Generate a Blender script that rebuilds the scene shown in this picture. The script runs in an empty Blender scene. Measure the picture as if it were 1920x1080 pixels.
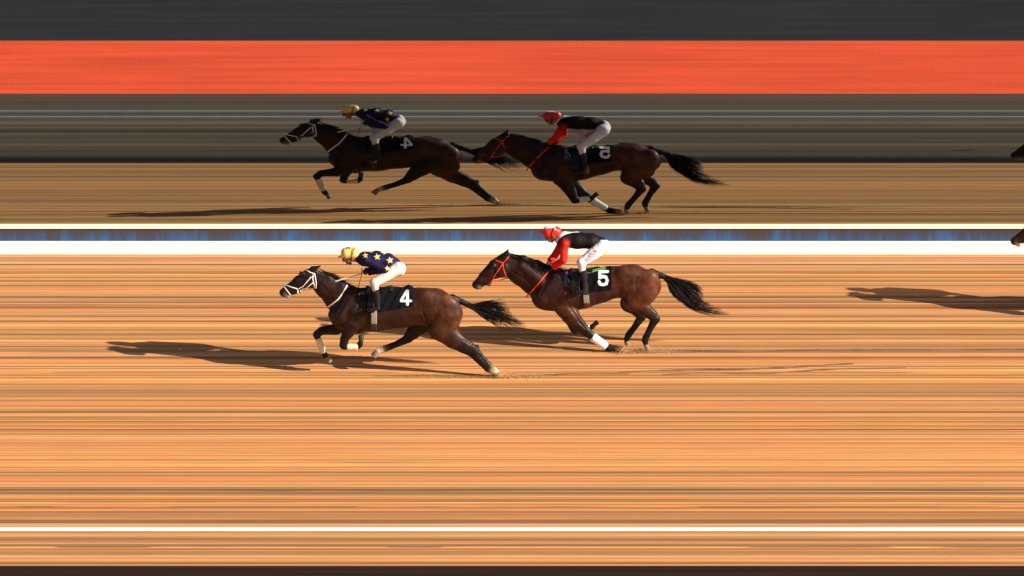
import bpy, math, random
import numpy as np
from mathutils import Vector
R = math.radians
rng = np.random.default_rng(7)
random.seed(7)
sc = bpy.context.scene
COL = sc.collection

# ---------------------------------------------------------------- camera, sky, sun, exposure
S = 105.0                                   # photo pixels per metre (parallel projection of a strip camera)
EL = math.asin(32.0 / S)                    # the camera looks down by 17.7 degrees
KS, CS = S * math.sin(EL), S * math.cos(EL)
G0 = 476.0                                  # photo row of the ground at the foot of the mirror
cam = bpy.data.cameras.new('camera'); cam.type = 'ORTHO'; cam.ortho_scale = 1920 / S
cam.clip_start = 0.5; cam.clip_end = 900
co = bpy.data.objects.new('camera', cam); COL.objects.link(co)
gy = (G0 - 540.0) / KS
co.location = (0, gy - 70 * math.cos(EL), 70 * math.sin(EL)); co.rotation_euler = (R(90) - EL, 0, 0)
sc.camera = co

tosun = Vector((1.79, -0.80, 1.0)).normalized()
w = bpy.data.worlds.new('World'); sc.world = w; w.use_nodes = True
nt = w.node_tree; bg = nt.nodes['Background']
sky = nt.nodes.new('ShaderNodeTexSky'); sky.sky_type = 'NISHITA'; sky.sun_disc = False
sky.sun_elevation = math.asin(tosun.z); sky.sun_rotation = math.atan2(tosun.x, tosun.y)
nt.links.new(sky.outputs[0], bg.inputs[0]); bg.inputs[1].default_value = 0.05
sl = bpy.data.lights.new('sun', 'SUN'); sl.energy = 5.0; sl.angle = R(0.5); sl.color = (1.0, 0.93, 0.82)
so = bpy.data.objects.new('sun', sl); COL.objects.link(so)
so.rotation_euler = tosun.to_track_quat('Z', 'Y').to_euler(); so.location = (12, -12, 14)
vs = sc.view_settings; vs.view_transform = 'Standard'; vs.look = 'None'; vs.gamma = 1
vs.use_curve_mapping = False; vs.exposure = 0.75

# ---------------------------------------------------------------- materials
def pmat(name, rough=0.6, spec=0.4, color=None, attr=False, metal=0.0, coat=0.0, sheen=0.0,
         mottle=0.0, mscale=8.0, mstretch=(1, 1, 1), bump=0.0, bscale=60.0, bstretch=(1, 1, 1), bdist=0.004):
    m = bpy.data.materials.new(name); m.use_nodes = True
    t = m.node_tree; b = t.nodes['Principled BSDF']; N = t.nodes.new; L = t.links.new
    b.inputs['Roughness'].default_value = rough; b.inputs['Metallic'].default_value = metal
    b.inputs['Specular IOR Level'].default_value = spec
    b.inputs['Coat Weight'].default_value = coat; b.inputs['Coat Roughness'].default_value = 0.25
    b.inputs['Sheen Weight'].default_value = sheen
    if attr:
        a = N('ShaderNodeVertexColor'); a.layer_name = 'Col'; src = a.outputs[0]
    else:
        a = N('ShaderNodeRGB'); a.outputs[0].default_value = (*color, 1); src = a.outputs[0]
    tc = N('ShaderNodeTexCoord')
    if mottle:
        mp = N('ShaderNodeMapping'); mp.inputs['Scale'].default_value = mstretch; L(tc.outputs['Object'], mp.inputs[0])
        n = N('ShaderNodeTexNoise'); n.inputs['Scale'].default_value = mscale; n.inputs['Detail'].default_value = 5
        L(mp.outputs[0], n.inputs['Vector'])
        r = N('ShaderNodeMapRange'); r.inputs[1].default_value = 0.3; r.inputs[2].default_value = 0.7
        r.inputs[3].default_value = 1 - mottle; r.inputs[4].default_value = 1 + mottle
        L(n.outputs[0], r.inputs[0])
        v = N('ShaderNodeVectorMath'); v.operation = 'SCALE'; L(src, v.inputs[0]); L(r.outputs[0], v.inputs['Scale'])
        src = v.outputs[0]
    L(src, b.inputs['Base Color'])
    if bump:
        mp = N('ShaderNodeMapping'); mp.inputs['Scale'].default_value = bstretch; L(tc.outputs['Object'], mp.inputs[0])
        n = N('ShaderNodeTexNoise'); n.inputs['Scale'].default_value = bscale; n.inputs['Detail'].default_value = 4
        L(mp.outputs[0], n.inputs['Vector'])
        bp = N('ShaderNodeBump'); bp.inputs['Strength'].default_value = bump; bp.inputs['Distance'].default_value = bdist
        L(n.outputs[0], bp.inputs['Height']); L(bp.outputs[0], b.inputs['Normal'])
    return m

def streak_mat(name, cols, dark, dark_amt=0.85, grain=0.12, fs=1.0, bands=()):
    """harrowed ground: long furrow lines along the track (x), varying across it (y)"""
    m = bpy.data.materials.new(name); m.use_nodes = True
    t = m.node_tree; b = t.nodes['Principled BSDF']; N = t.nodes.new; L = t.links.new
    b.inputs['Roughness'].default_value = 0.95; b.inputs['Specular IOR Level'].default_value = 0.1
    tc = N('ShaderNodeTexCoord')
    def noise(sx, sy, off=0.0, detail=2.0, rough=0.6, scale=1.0):
        mp = N('ShaderNodeMapping'); mp.inputs['Scale'].default_value = (sx, sy, 0.0); mp.inputs['Location'].default_value = (off, off * 1.7, off)
        L(tc.outputs['Object'], mp.inputs[0])
        n = N('ShaderNodeTexNoise'); n.inputs['Scale'].default_value = scale; n.inputs['Detail'].default_value = detail
        n.inputs['Roughness'].default_value = rough; L(mp.outputs[0], n.inputs['Vector']); return n.outputs[0]
    def ramp(src, stops, interp='LINEAR'):
        r = N('ShaderNodeValToRGB'); r.color_ramp.interpolation = interp
        e = r.color_ramp.elements
        while len(e) < len(stops): e.new(0.5)
        for q, (p, c) in zip(e, stops): q.position = p; q.color = (*c, 1)
        L(src, r.inputs[0]); return r.outputs[0]
    def mix(f, a, c, mode='MIX'):
        x = N('ShaderNodeMixRGB'); x.blend_type = mode
        if isinstance(f, float): x.inputs[0].default_value = f
        else: L(f, x.inputs[0])
        L(a, x.inputs[1])
        if isinstance(c, tuple): x.inputs[2].default_value = (*c, 1)
        else: L(c, x.inputs[2])
        return x.outputs[0]
    sep0 = N('ShaderNodeSeparateXYZ'); L(tc.outputs['Object'], sep0.inputs[0])
    def math_(op, a, c_):
        x = N('ShaderNodeMath'); x.operation = op
        for k_, q_ in enumerate((a, c_)):
            if isinstance(q_, float): x.inputs[k_].default_value = q_
            else: L(q_, x.inputs[k_])
        return x.outputs[0]
    def lines(freq, seed, wob):
        """furrows with clear edges and uneven widths; every furrow gets its own random value"""
        yy = math_('ADD', math_('MULTIPLY', sep0.outputs[1], freq), math_('MULTIPLY', noise(0.0, freq * 0.45, seed, 1.0), 5.0))
        yy = math_('ADD', yy, math_('MULTIPLY', noise(0.25, 0.7, seed + 3.3, 2.0), wob * 1.8))
        fl = math_('FLOOR', yy, 0.0)
        wn = N('ShaderNodeTexWhiteNoise'); wn.noise_dimensions = '2D'
        cb = N('ShaderNodeCombineXYZ'); L(fl, cb.inputs[0]); cb.inputs[1].default_value = seed; L(cb.outputs[0], wn.inputs['Vector'])
        return wn.outputs['Value']
    hue = noise(0.02, 5.0 * fs, 3.1, 3.0, 0.75)
    base = ramp(hue, [(0.36, cols[1]), (0.42, cols[0]), (0.46, cols[2]), (0.495, cols[0]), (0.53, cols[3]), (0.57, cols[4]), (0.60, cols[1]), (0.66, cols[0])])
    A = lines(20.0 * fs, 1.7, 0.5); B = lines(46.0 * fs, 8.2, 0.7)
    cA = ramp(A, [(0.0, cols[0]), (0.22, cols[1]), (0.42, cols[3]), (0.56, cols[2]), (0.66, cols[0]), (0.80, cols[4]), (0.90, cols[1])], 'CONSTANT')
    cB = ramp(B, [(0.0, cols[1]), (0.25, cols[0]), (0.50, cols[3]), (0.66, cols[2]), (0.78, cols[4]), (0.88, dark)], 'CONSTANT')
    base = mix(0.68, base, cA); base = mix(0.42, base, cB)
    lum = ramp(noise(0.03, 16.0 * fs, 21.3, 3.0, 0.7), [(0.36, (0.62, 0.62, 0.62)), (0.46, (0.98, 0.98, 0.98)), (0.60, (1.18, 1.18, 1.18))])
    base = mix(1.0, base, lum, 'MULTIPLY')
    dk = ramp(lines(25.0 * fs, 4.4, 0.6), [(0.0, (0, 0, 0)), (0.84, (dark_amt * 0.5,) * 3), (0.925, (dark_amt,) * 3)], 'CONSTANT')
    base = mix(dk, base, dark)
    C6 = lines(5.6 * fs, 12.9, 0.3)
    base = mix(1.0, base, ramp(C6, [(0.0, (1.1, 1.1, 1.1)), (0.35, (0.98, 0.94, 0.92)), (0.55, (0.86, 0.88, 0.92)), (0.70, (1.05, 1.0, 0.95)), (0.84, (0.66, 0.70, 0.76))], 'CONSTANT'), 'MULTIPLY')
    dk2 = ramp(lines(11.0 * fs, 7.7, 0.4), [(0.0, (0, 0, 0)), (0.89, (dark_amt * 0.8,) * 3)], 'CONSTANT')
    base = mix(dk2, base, dark)
    fade = ramp(noise(0.35, 9.0 * fs, 31.0, 2.0, 0.6), [(0.40, (0, 0, 0)), (0.62, (0.34,) * 3)])
    base = mix(fade, base, cols[4])
    sep = N('ShaderNodeSeparateXYZ'); L(tc.outputs['Object'], sep.inputs[0])
    for (y0, hw, c, a) in bands:               # single bands of set colour at a known distance
        d = N('ShaderNodeMath'); d.operation = 'SUBTRACT'; L(sep.outputs[1], d.inputs[0]); d.inputs[1].default_value = y0
        ab = N('ShaderNodeMath'); ab.operation = 'ABSOLUTE'; L(d.outputs[0], ab.inputs[0])
        mr = N('ShaderNodeMapRange'); mr.inputs[1].default_value = hw * 0.75; mr.inputs[2].default_value = hw * 1.2
        mr.inputs[3].default_value = a; mr.inputs[4].default_value = 0.0; L(ab.outputs[0], mr.inputs[0])
        base = mix(mr.outputs[0], base, c)
    n = N('ShaderNodeTexNoise'); n.inputs['Scale'].default_value = 45; n.inputs['Detail'].default_value = 3; L(tc.outputs['Object'], n.inputs['Vector'])
    g = ramp(n.outputs[0], [(0.25, (1 - grain,) * 3), (0.75, (1 + grain,) * 3)])
    base = mix(1.0, base, g, 'MULTIPLY')
    L(base, b.inputs['Base Color'])
    bp = N('ShaderNodeBump'); bp.inputs['Strength'].default_value = 0.35; bp.inputs['Distance'].default_value = 0.006
    L(n.outputs[0], bp.inputs['Height']); L(bp.outputs[0], b.inputs['Normal'])
    return m

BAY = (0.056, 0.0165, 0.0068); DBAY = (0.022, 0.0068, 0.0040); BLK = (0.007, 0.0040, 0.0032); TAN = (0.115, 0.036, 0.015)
GRY = (0.16, 0.12, 0.09); CREAM = (0.78, 0.60, 0.38)
M = {}
M['coat'] = pmat('bay_coat', 0.52, 0.22, attr=True, coat=0.06, mottle=0.5, mscale=7, bump=0.6, bscale=10, bdist=0.02)
M['hair'] = pmat('black_hair', 0.6, 0.15, (0.012, 0.008, 0.007))
M['hoof'] = pmat('hoof_horn', 0.55, 0.3, (0.22, 0.17, 0.12), mottle=0.3, mscale=30)
M['darkhoof'] = pmat('dark_hoof_horn', 0.55, 0.3, (0.05, 0.042, 0.035), mottle=0.3, mscale=30)
M['eye'] = pmat('eye_gloss', 0.08, 0.7, (0.01, 0.007, 0.005))
M['whitestrap'] = pmat('white_webbing', 0.5, 0.4, (0.85, 0.82, 0.76))
M['redstrap'] = pmat('red_webbing', 0.45, 0.4, (0.85, 0.05, 0.02))
M['darkstrap'] = pmat('dark_leather', 0.45, 0.5, (0.015, 0.012, 0.012))
M['creamwrap'] = pmat('cream_bandage', 0.85, 0.1, (0.80, 0.66, 0.42), mottle=0.12, mscale=40, bump=0.6, bscale=90)
M['whitewrap'] = pmat('white_bandage', 0.7, 0.2, (0.88, 0.86, 0.80), bump=0.3, bscale=70)
M['cloth'] = pmat('saddle_cloth', 0.9, 0.08, attr=True, mottle=0.15, mscale=20, bump=0.5, bscale=16, bdist=0.015)
M['girth'] = pmat('grey_elastic', 0.8, 0.2, attr=True, mottle=0.1, mscale=60)
M['silk'] = pmat('silk', 0.62, 0.18, attr=True, mottle=0.12, mscale=14, bump=0.85, bscale=10, bstretch=(1, 1, 1.6), bdist=0.02)
M['breech'] = pmat('breeches_fabric', 0.6, 0.25, attr=True, bump=0.9, bscale=14, bstretch=(1.0, 1, 1.8), bdist=0.022)
M['boot'] = pmat('boot_leather', 0.28, 0.25, attr=True, coat=0.12, bump=0.5, bscale=24, bdist=0.008)
M['helmet'] = pmat('helmet_cover', 0.4, 0.5, attr=True, coat=0.15, bump=0.35, bscale=18, bdist=0.006)
M['skin'] = pmat('skin', 0.55, 0.4, attr=True, mottle=0.1, mscale=40)
M['glove'] = pmat('dark_glove', 0.6, 0.3, (0.022, 0.022, 0.030))
M['lens'] = pmat('smoky_lens', 0.1, 0.7, (0.03, 0.025, 0.02))
M['metal'] = pmat('steel', 0.3, 0.5, (0.55, 0.55, 0.55), metal=1.0)
M['whitepaint'] = pmat('white_paint', 0.45, 0.4, (0.92, 0.92, 0.90), mottle=0.04, mscale=3)
M['framepaint'] = pmat('cream_paint', 0.45, 0.4, (0.90, 0.86, 0.70), mottle=0.04, mscale=3)
M['darkpaint'] = pmat('dark_steel_paint', 0.6, 0.3, (0.045, 0.045, 0.05))
M['orange'] = pmat('orange_board_paint', 0.6, 0.25, (0.56, 0.072, 0.031), mottle=0.17, mscale=2.0, mstretch=(0.12, 1, 6.0), bump=0.5, bscale=28)

# ---------------------------------------------------------------- object helpers
def link(o, parent=None):
    COL.objects.link(o)
    if parent is not None: o.parent = parent
    return o
def tag(o, label=None, cat=None, group=None, kind=None):
    for k_, v_ in (('label', label), ('category', cat), ('group', group), ('kind', kind)):
        if v_: o[k_] = v_
    return o
def empty(name, loc, label, cat, group=None):
    o = bpy.data.objects.new(name, None); o.empty_display_size = 0.2; o.location = loc; link(o)
    return tag(o, label, cat, group)
def mesh_obj(name, V, F, mat, parent=None, col=None, smooth=True):
    me = bpy.data.meshes.new(name)
    V = np.asarray(V, float)
    if isinstance(F, np.ndarray) and F.ndim == 2:
        n = F.shape[1]
        me.vertices.add(len(V)); me.vertices.foreach_set('co', V.astype(np.float32).ravel())
        me.loops.add(F.size); me.loops.foreach_set('vertex_index', F.astype(np.int32).ravel())
        me.polygons.add(len(F)); me.polygons.foreach_set('loop_start', np.arange(0, F.size, n, dtype=np.int32))
        me.update(calc_edges=True); me.validate()
    else:
        me.from_pydata([tuple(v) for v in V], [], [tuple(f) for f in F]); me.update()
    if smooth: me.polygons.foreach_set('use_smooth', np.ones(len(me.polygons), bool))
    if col is not None:
        a = me.color_attributes.new('Col', 'FLOAT_COLOR', 'POINT')
        c4 = np.ones((len(V), 4), np.float32); c4[:, :3] = col
        a.data.foreach_set('color', c4.ravel())
    me.materials.append(mat)
    return link(bpy.data.objects.new(name, me), parent)

class MB:
    def __init__(s): s.V = []; s.F = []
    def add(s, V, F):
        n = len(s.V); s.V += [tuple(v) for v in V]; s.F += [tuple(i + n for i in f) for f in F]
    def box(s, x0, x1, y0, y1, z0, z1):
        s.add([(x, y, z) for x in (x0, x1) for y in (y0, y1) for z in (z0, z1)],
              [(0, 1, 3, 2), (4, 6, 7, 5), (0, 4, 5, 1), (2, 3, 7, 6), (0, 2, 6, 4), (1, 5, 7, 3)])
    def tube(s, pts, rad, n=6, flat=1.0):
        P = [Vector(p) for p in pts]; m = len(P)
        if m < 2: return
        rad = [rad] * m if not hasattr(rad, '__len__') else rad
        V = []; u = None
        for i, p in enumerate(P):
            tg = (P[min(i + 1, m - 1)] - P[max(i - 1, 0)])
            tg = tg.normalized() if tg.length > 1e-9 else Vector((1, 0, 0))
            if u is None:
                u = tg.cross(Vector((0, 1, 0)));
                if u.length < 1e-3: u = tg.cross(Vector((0, 0, 1)))
            u = (u - tg * u.dot(tg)).normalized(); v = tg.cross(u)
            for q in range(n):
                a = 2 * math.pi * q / n
                V.append(p + (u * math.cos(a) + v * math.sin(a) * flat) * rad[i])
        F = [(i * n + q, i * n + (q + 1) % n, (i + 1) * n + (q + 1) % n, (i + 1) * n + q) for i in range(m - 1) for q in range(n)]
        F += [tuple(range(n - 1, -1, -1)), tuple((m - 1) * n + q for q in range(n))]
        s.add(V, F)
    def build(s, name, mat, parent=None, smooth=True): return mesh_obj(name, s.V, s.F, mat, parent, smooth=smooth)

# ---------------------------------------------------------------- smooth-blended bodies (distance field, then surface nets)
def prim(a, b, ra, rb, ky=1.0, k=0.03, col=BAY, op=1):
    return (np.array(a, float), np.array(b, float), float(ra), float(rb), float(ky), float(k), np.array(col, float), op)
def pdist(p, X, Y, Z):
    a, b, ra, rb, ky = p[:5]
    x = X - a[0]; y = (Y - a[1]) / ky; z = Z - a[2]
    bx, by, bz = b[0] - a[0], (b[1] - a[1]) / ky, b[2] - a[2]
    bb = bx * bx + by * by + bz * bz
    t = np.clip((x * bx + y * by + z * bz) / bb, 0, 1) if bb > 1e-12 else 0.0
    return np.sqrt((x - t * bx) ** 2 + (y - t * by) ** 2 + (z - t * bz) ** 2) - (ra + t * (rb - ra))
def smin(a, b, k):
    h = np.clip(0.5 + 0.5 * (b - a) / k, 0, 1)
    return b + (a - b) * h - k * h * (1 - h)
def f_pts(prims, P):
    P = np.asarray(P, float).reshape(-1, 3); F = np.full(len(P), 9.0)
    for p in prims:
        d = pdist(p, P[:, 0], P[:, 1], P[:, 2])
        F = smin(F, d, p[5]) if p[7] > 0 else -smin(-F, d, p[5])
    return F
def surface_nets(prims, h):
    lo = np.min([np.minimum(p[0], p[1]) - max(p[2], p[3]) * np.array([1, max(p[4], 1), 1]) for p in prims if p[7] > 0], 0) - 3 * h
    hi = np.max([np.maximum(p[0], p[1]) + max(p[2], p[3]) * np.array([1, max(p[4], 1), 1]) for p in prims if p[7] > 0], 0) + 3 * h
    n = np.ceil((hi - lo) / h).astype(int) + 1
    ax = [lo[i] + h * np.arange(n[i]) for i in range(3)]
    F = np.full(n, 1.0)
    for p in prims:
        mg = p[5] + 3 * h; r = max(p[2], p[3]); e = np.array([r, r * p[4], r]) + mg * np.array([1, max(1, p[4]), 1])
        l = np.clip(np.floor((np.minimum(p[0], p[1]) - e - lo) / h).astype(int), 0, n)
        u = np.clip(np.ceil((np.maximum(p[0], p[1]) + e - lo) / h).astype(int) + 1, 0, n)
        sl_ = tuple(slice(l[i], u[i]) for i in range(3))
        d = pdist(p, ax[0][sl_[0], None, None], ax[1][None, sl_[1], None], ax[2][None, None, sl_[2]])
        F[sl_] = smin(F[sl_], d, p[5]) if p[7] > 0 else -smin(-F[sl_], d, p[5])
    I = F < 0
    c = np.zeros(n - 1, np.int8)
    for dx in (0, 1):
        for dy in (0, 1):
            for dz in (0, 1): c += I[dx:n[0] - 1 + dx, dy:n[1] - 1 + dy, dz:n[2] - 1 + dz]
    act = np.argwhere((c > 0) & (c < 8)); idx = -np.ones(n - 1, int); idx[tuple(act.T)] = np.arange(len(act))
    acc = np.zeros((len(act), 3)); cnt = np.zeros(len(act))
    cor = [(x, y, z) for x in (0, 1) for y in (0, 1) for z in (0, 1)]
    for A in cor:
        for axis in range(3):
            if A[axis]: continue
            B = list(A); B[axis] = 1
            fa = F[tuple((act + A).T)]; fb = F[tuple((act + B).T)]
            s_ = (fa < 0) != (fb < 0); t = np.where(s_, fa / np.where(s_, fa - fb, 1), 0)
            P = np.tile(np.array(A, float), (len(act), 1)); P[:, axis] += t
            acc[s_] += P[s_]; cnt[s_] += 1
    V = lo + h * (act + acc / cnt[:, None])
    Q = []
    for axis in range(3):
        a1, a2 = (axis + 1) % 3, (axis + 2) % 3
        sA = [slice(None)] * 3; sB = [slice(None)] * 3; sA[axis] = slice(0, -1); sB[axis] = slice(1, None)
        ch = I[tuple(sA)] != I[tuple(sB)]
        E = np.argwhere(ch); ins = I[tuple(E.T)]
        o1 = np.zeros(3, int); o1[a1] = 1; o2 = np.zeros(3, int); o2[a2] = 1
        q = np.stack([idx[tuple((E - o1 - o2).T)], idx[tuple((E - o2).T)], idx[tuple(E.T)], idx[tuple((E - o1).T)]], 1)
        q[~ins] = q[~ins][:, ::-1]; Q.append(q)
    Q = np.concatenate(Q)
    for _ in range(2):                                   # light relaxation, removes grid ripple
        s_ = np.zeros_like(V); c_ = np.zeros(len(V))
        for i in range(4):
            a_, b_ = Q[:, i], Q[:, (i + 1) % 4]
            for j in range(3): s_[:, j] += np.bincount(a_, V[b_, j], len(V)) + np.bincount(b_, V[a_, j], len(V))
            c_ += np.bincount(a_, minlength=len(V)) + np.bincount(b_, minlength=len(V))
        V = 0.5 * V + 0.5 * s_ / c_[:, None]
    return V, Q
def blob(name, prims, h, mat, parent, origin, colfn=None, s=0.014):
    V, Q = surface_nets(prims, h)
    W = np.zeros(len(V)); C = np.zeros((len(V), 3))
    for p in prims:
        if p[7] < 0 and p[6] is None: continue
        d = pdist(p, V[:, 0], V[:, 1], V[:, 2]); wgt = np.exp(-np.clip(d, -0.02, 2) / s)
        W += wgt; C += wgt[:, None] * p[6]
    C /= W[:, None] + 1e-20
    if colfn: C = colfn(V, C)
    return mesh_obj(name, V - np.array(origin), Q, mat, parent, C)

# ---------------------------------------------------------------- frame of one horse: photo profile -> metres at its own distance
class Frame:
    def __init__(s, hoof, x0): s.h = hoof; s.d = (hoof - G0) / KS; s.o = np.array([(x0 - 960) / S, -s.d, 0.0])
    def P(s, px, py, lat=0.0): return np.array([(px - 960) / S, -(s.d + lat), (s.h + lat * KS - py) / CS])
    def inv(s, V):              # profile coordinates of points, same for both sides
        lat = np.abs(-V[:, 1] - s.d)
        return V[:, 0] * S + 960, s.h + lat * KS - V[:, 2] * CS, -V[:, 1] - s.d
    def chain(s, pts, ky=1.0, k=0.03, col=BAY):
        """pts: (px, py, r_px, lat[, colour])"""
        out = []
        for a, b in zip(pts[:-1], pts[1:]):
            c = b[4] if len(b) > 4 else col
            out.append(prim(s.P(a[0], a[1], a[3]), s.P(b[0], b[1], b[3]), a[2] / S, b[2] / S, ky, k, c))
        return out
    def L(s, P): return np.asarray(P) - s.o
def dens(pts, n=7):
    out = []
    for a, b in zip(pts[:-1], pts[1:]):
        for i in range(n): out.append(tuple(a[j] + (b[j] - a[j]) * i / n for j in range(len(a))))
    out.append(tuple(pts[-1])); return out
def catmull(pts, n=6):
    P = [np.array(p, float) for p in pts]; P = [2 * P[0] - P[1]] + P + [2 * P[-1] - P[-2]]; out = []
    for i in range(1, len(P) - 2):
        for j in range(n):
            t = j / n
            out.append(0.5 * ((2 * P[i]) + (-P[i - 1] + P[i + 1]) * t + (2 * P[i - 1] - 5 * P[i] + 4 * P[i + 1] - P[i + 2]) * t * t + (-P[i - 1] + 3 * P[i] - 3 * P[i + 1] + P[i + 2]) * t ** 3))
    out.append(P[-2]); return out
def on_skin(fr, prims, pts, lift=0.006, side=1):
    """lay a line drawn on the profile onto the body's near (or far) side"""
    out = []; lats = np.linspace(0.55, -0.02, 115); last = 0.0
    for (px, py) in pts:
        Q = np.stack([fr.P(px, py, l) for l in lats]); f = f_pts(prims, Q)
        hit = np.argwhere(f < lift)
        l = lats[hit[0, 0]] if len(hit) else 0.0
        p = fr.P(px, py, l); p[1] = -(fr.d + side * l); out.append(p)
    return out
def strap(name, fr, prims, lines, r, mat, parent, label=None, both=True, lift=0.007):
    mb = MB()
    for ln in lines:
        for side in ((1, -1) if both else (1,)):
            mb.tube([fr.L(p) for p in on_skin(fr, prims, dens(ln), lift, side)], r, 6, 0.45)
    o = mb.build(name, mat, parent)
    if label: o['label'] = label
    return o

def hoof(fr, parent, a, b, mat, r0=6.0, r1=9.0):
    """truncated horn from pastern point a to sole point b (px, py, lat)"""
    A = Vector(fr.L(fr.P(*a))); B = Vector(fr.L(fr.P(*b)))
    mb = MB(); mb.tube([A.lerp(B, t) for t in (-0.25, 0.0, 0.5, 0.9, 1.0)], [r0 * 0.7 / S, r0 / S, (r0 + r1) * 0.5 / S, r1 / S, r1 * 0.93 / S], 12)
    return mb.build('hoof', mat, parent)
def wrap(fr, parent, a, b, ra, rb, mat, label=None):
    A = Vector(fr.L(fr.P(*a))); B = Vector(fr.L(fr.P(*b))); mb = MB(); n = 12
    mb.tube([A.lerp(B, i / n) for i in range(n + 1)], [(ra + (rb - ra) * i / n) / S * (1.0 + (0.035 if i % 2 else 0) - (0.15 if i in (0, n) else 0)) for i in range(n + 1)], 16)
    o = mb.build('leg_wrap', mat, parent)
    if label: o['label'] = label
    return o
def strands(name, fr, guides, n, r, mat, parent, lat_w, jitter=1.0, tmin=0.0, lenv=0.35, seg=4, side=None):
    mb = MB(); G = [catmull([(g[0], g[1], g[2] if len(g) > 2 else 0) for g in gd], seg) for gd in guides]
    m = min(len(g) for g in G)
    for i in range(n):
        u = random.random() * (len(G) - 1); j = min(int(u), len(G) - 2); u -= j
        ln = 1.0 - lenv * random.random() ** 1.5; ph = random.random() * 6.28; am = jitter * random.uniform(0.4, 1.6)
        lt = random.gauss(0, lat_w); lift = random.gauss(0, 1.0) * jitter
        pts = []
        for q in range(m):
            t = q / (m - 1) * ln; ii = t * (m - 1); a = int(min(ii, m - 2)); f = ii - a
            g = (G[j][a] * (1 - f) + G[j][a + 1] * f) * (1 - u) + (G[j + 1][a] * (1 - f) + G[j + 1][a + 1] * f) * u
            s_ = math.sin(ph + 5 * t) * am * t * 2 + lift * t * 2
            pts.append(fr.L(fr.P(g[0] + s_ * 0.3, g[1] + s_, g[2] + lt * (0.35 + t))))
        mb.tube(pts, [r * (1 - 0.8 * (q / (m - 1)) ** 1.5) for q in range(m)], 3)
    return mb.build(name, mat, parent)

# ---------------------------------------------------------------- lettering as strokes in a unit box
GL = {'4': [[(0.66, 0), (0.66, 1)], [(0.62, 1), (0.06, 0.30)], [(0.06, 0.26), (1.0, 0.26)]],
      '5': [[(0.9, 0.97), (0.16, 0.97)], [(0.16, 0.97), (0.14, 0.52)], [(0.14, 0.54), (0.45, 0.62)], [(0.45, 0.62), (0.74, 0.58)], [(0.74, 0.58), (0.86, 0.34)],
            [(0.86, 0.34), (0.76, 0.10)], [(0.76, 0.10), (0.45, 0.02)], [(0.45, 0.02), (0.18, 0.08)], [(0.18, 0.08), (0.1, 0.24)]],
      'K': [[(0, 0), (0, 1)], [(0.02, 0.45), (0.8, 1)], [(0.2, 0.6), (0.85, 0)]],
      'U': [[(0, 1), (0, 0.25)], [(0, 0.25), (0.25, 0)], [(0.25, 0), (0.55, 0)], [(0.55, 0), (0.8, 0.25)], [(0.8, 0.25), (0.8, 1)]],
      'R': [[(0, 0), (0, 1)], [(0, 1), (0.6, 1)], [(0.6, 1), (0.8, 0.75)], [(0.8, 0.75), (0.6, 0.5)], [(0.6, 0.5), (0, 0.5)], [(0.4, 0.5), (0.85, 0)]],
      'S': [[(0.8, 0.85), (0.55, 1)], [(0.55, 1), (0.2, 1)], [(0.2, 1), (0, 0.75)], [(0, 0.75), (0.75, 0.3)], [(0.75, 0.3), (0.6, 0)], [(0.6, 0), (0.2, 0)], [(0.2, 0), (0, 0.15)]],
      'N': [[(0, 0), (0, 1)], [(0, 1), (0.8, 0)], [(0.8, 0), (0.8, 1)]]}
def stroke_mask(u, v, segs, sx, sy, wd):
    """u, v in px from the glyph's lower-left corner; box sx by sy px; stroke half width wd px"""
    m = np.zeros(len(u), bool)
    for (a, b) in segs:
        ax_, ay_, bx_, by_ = a[0] * sx, a[1] * sy, b[0] * sx, b[1] * sy
        dx, dy = bx_ - ax_, by_ - ay_; t = np.clip(((u - ax_) * dx + (v - ay_) * dy) / (dx * dx + dy * dy), 0, 1)
        m |= np.hypot(u - ax_ - t * dx, v - ay_ - t * dy) < wd
    return m
def in_star(u, v, r, rot=0.0):
    a = np.arctan2(v, u) - math.pi / 2 - rot; q = np.hypot(u, v)
    a = np.abs((a + math.pi / 5) % (2 * math.pi / 5) - math.pi / 5)
    # edge from tip (r,0) to notch (0.4r, 36deg)
    x = q * np.cos(a); y = q * np.sin(a); nx, ny = 0.4 * r * math.cos(math.pi / 5), 0.4 * r * math.sin(math.pi / 5)
    return (x - r) * ny - y * (nx - r) < 0

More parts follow.
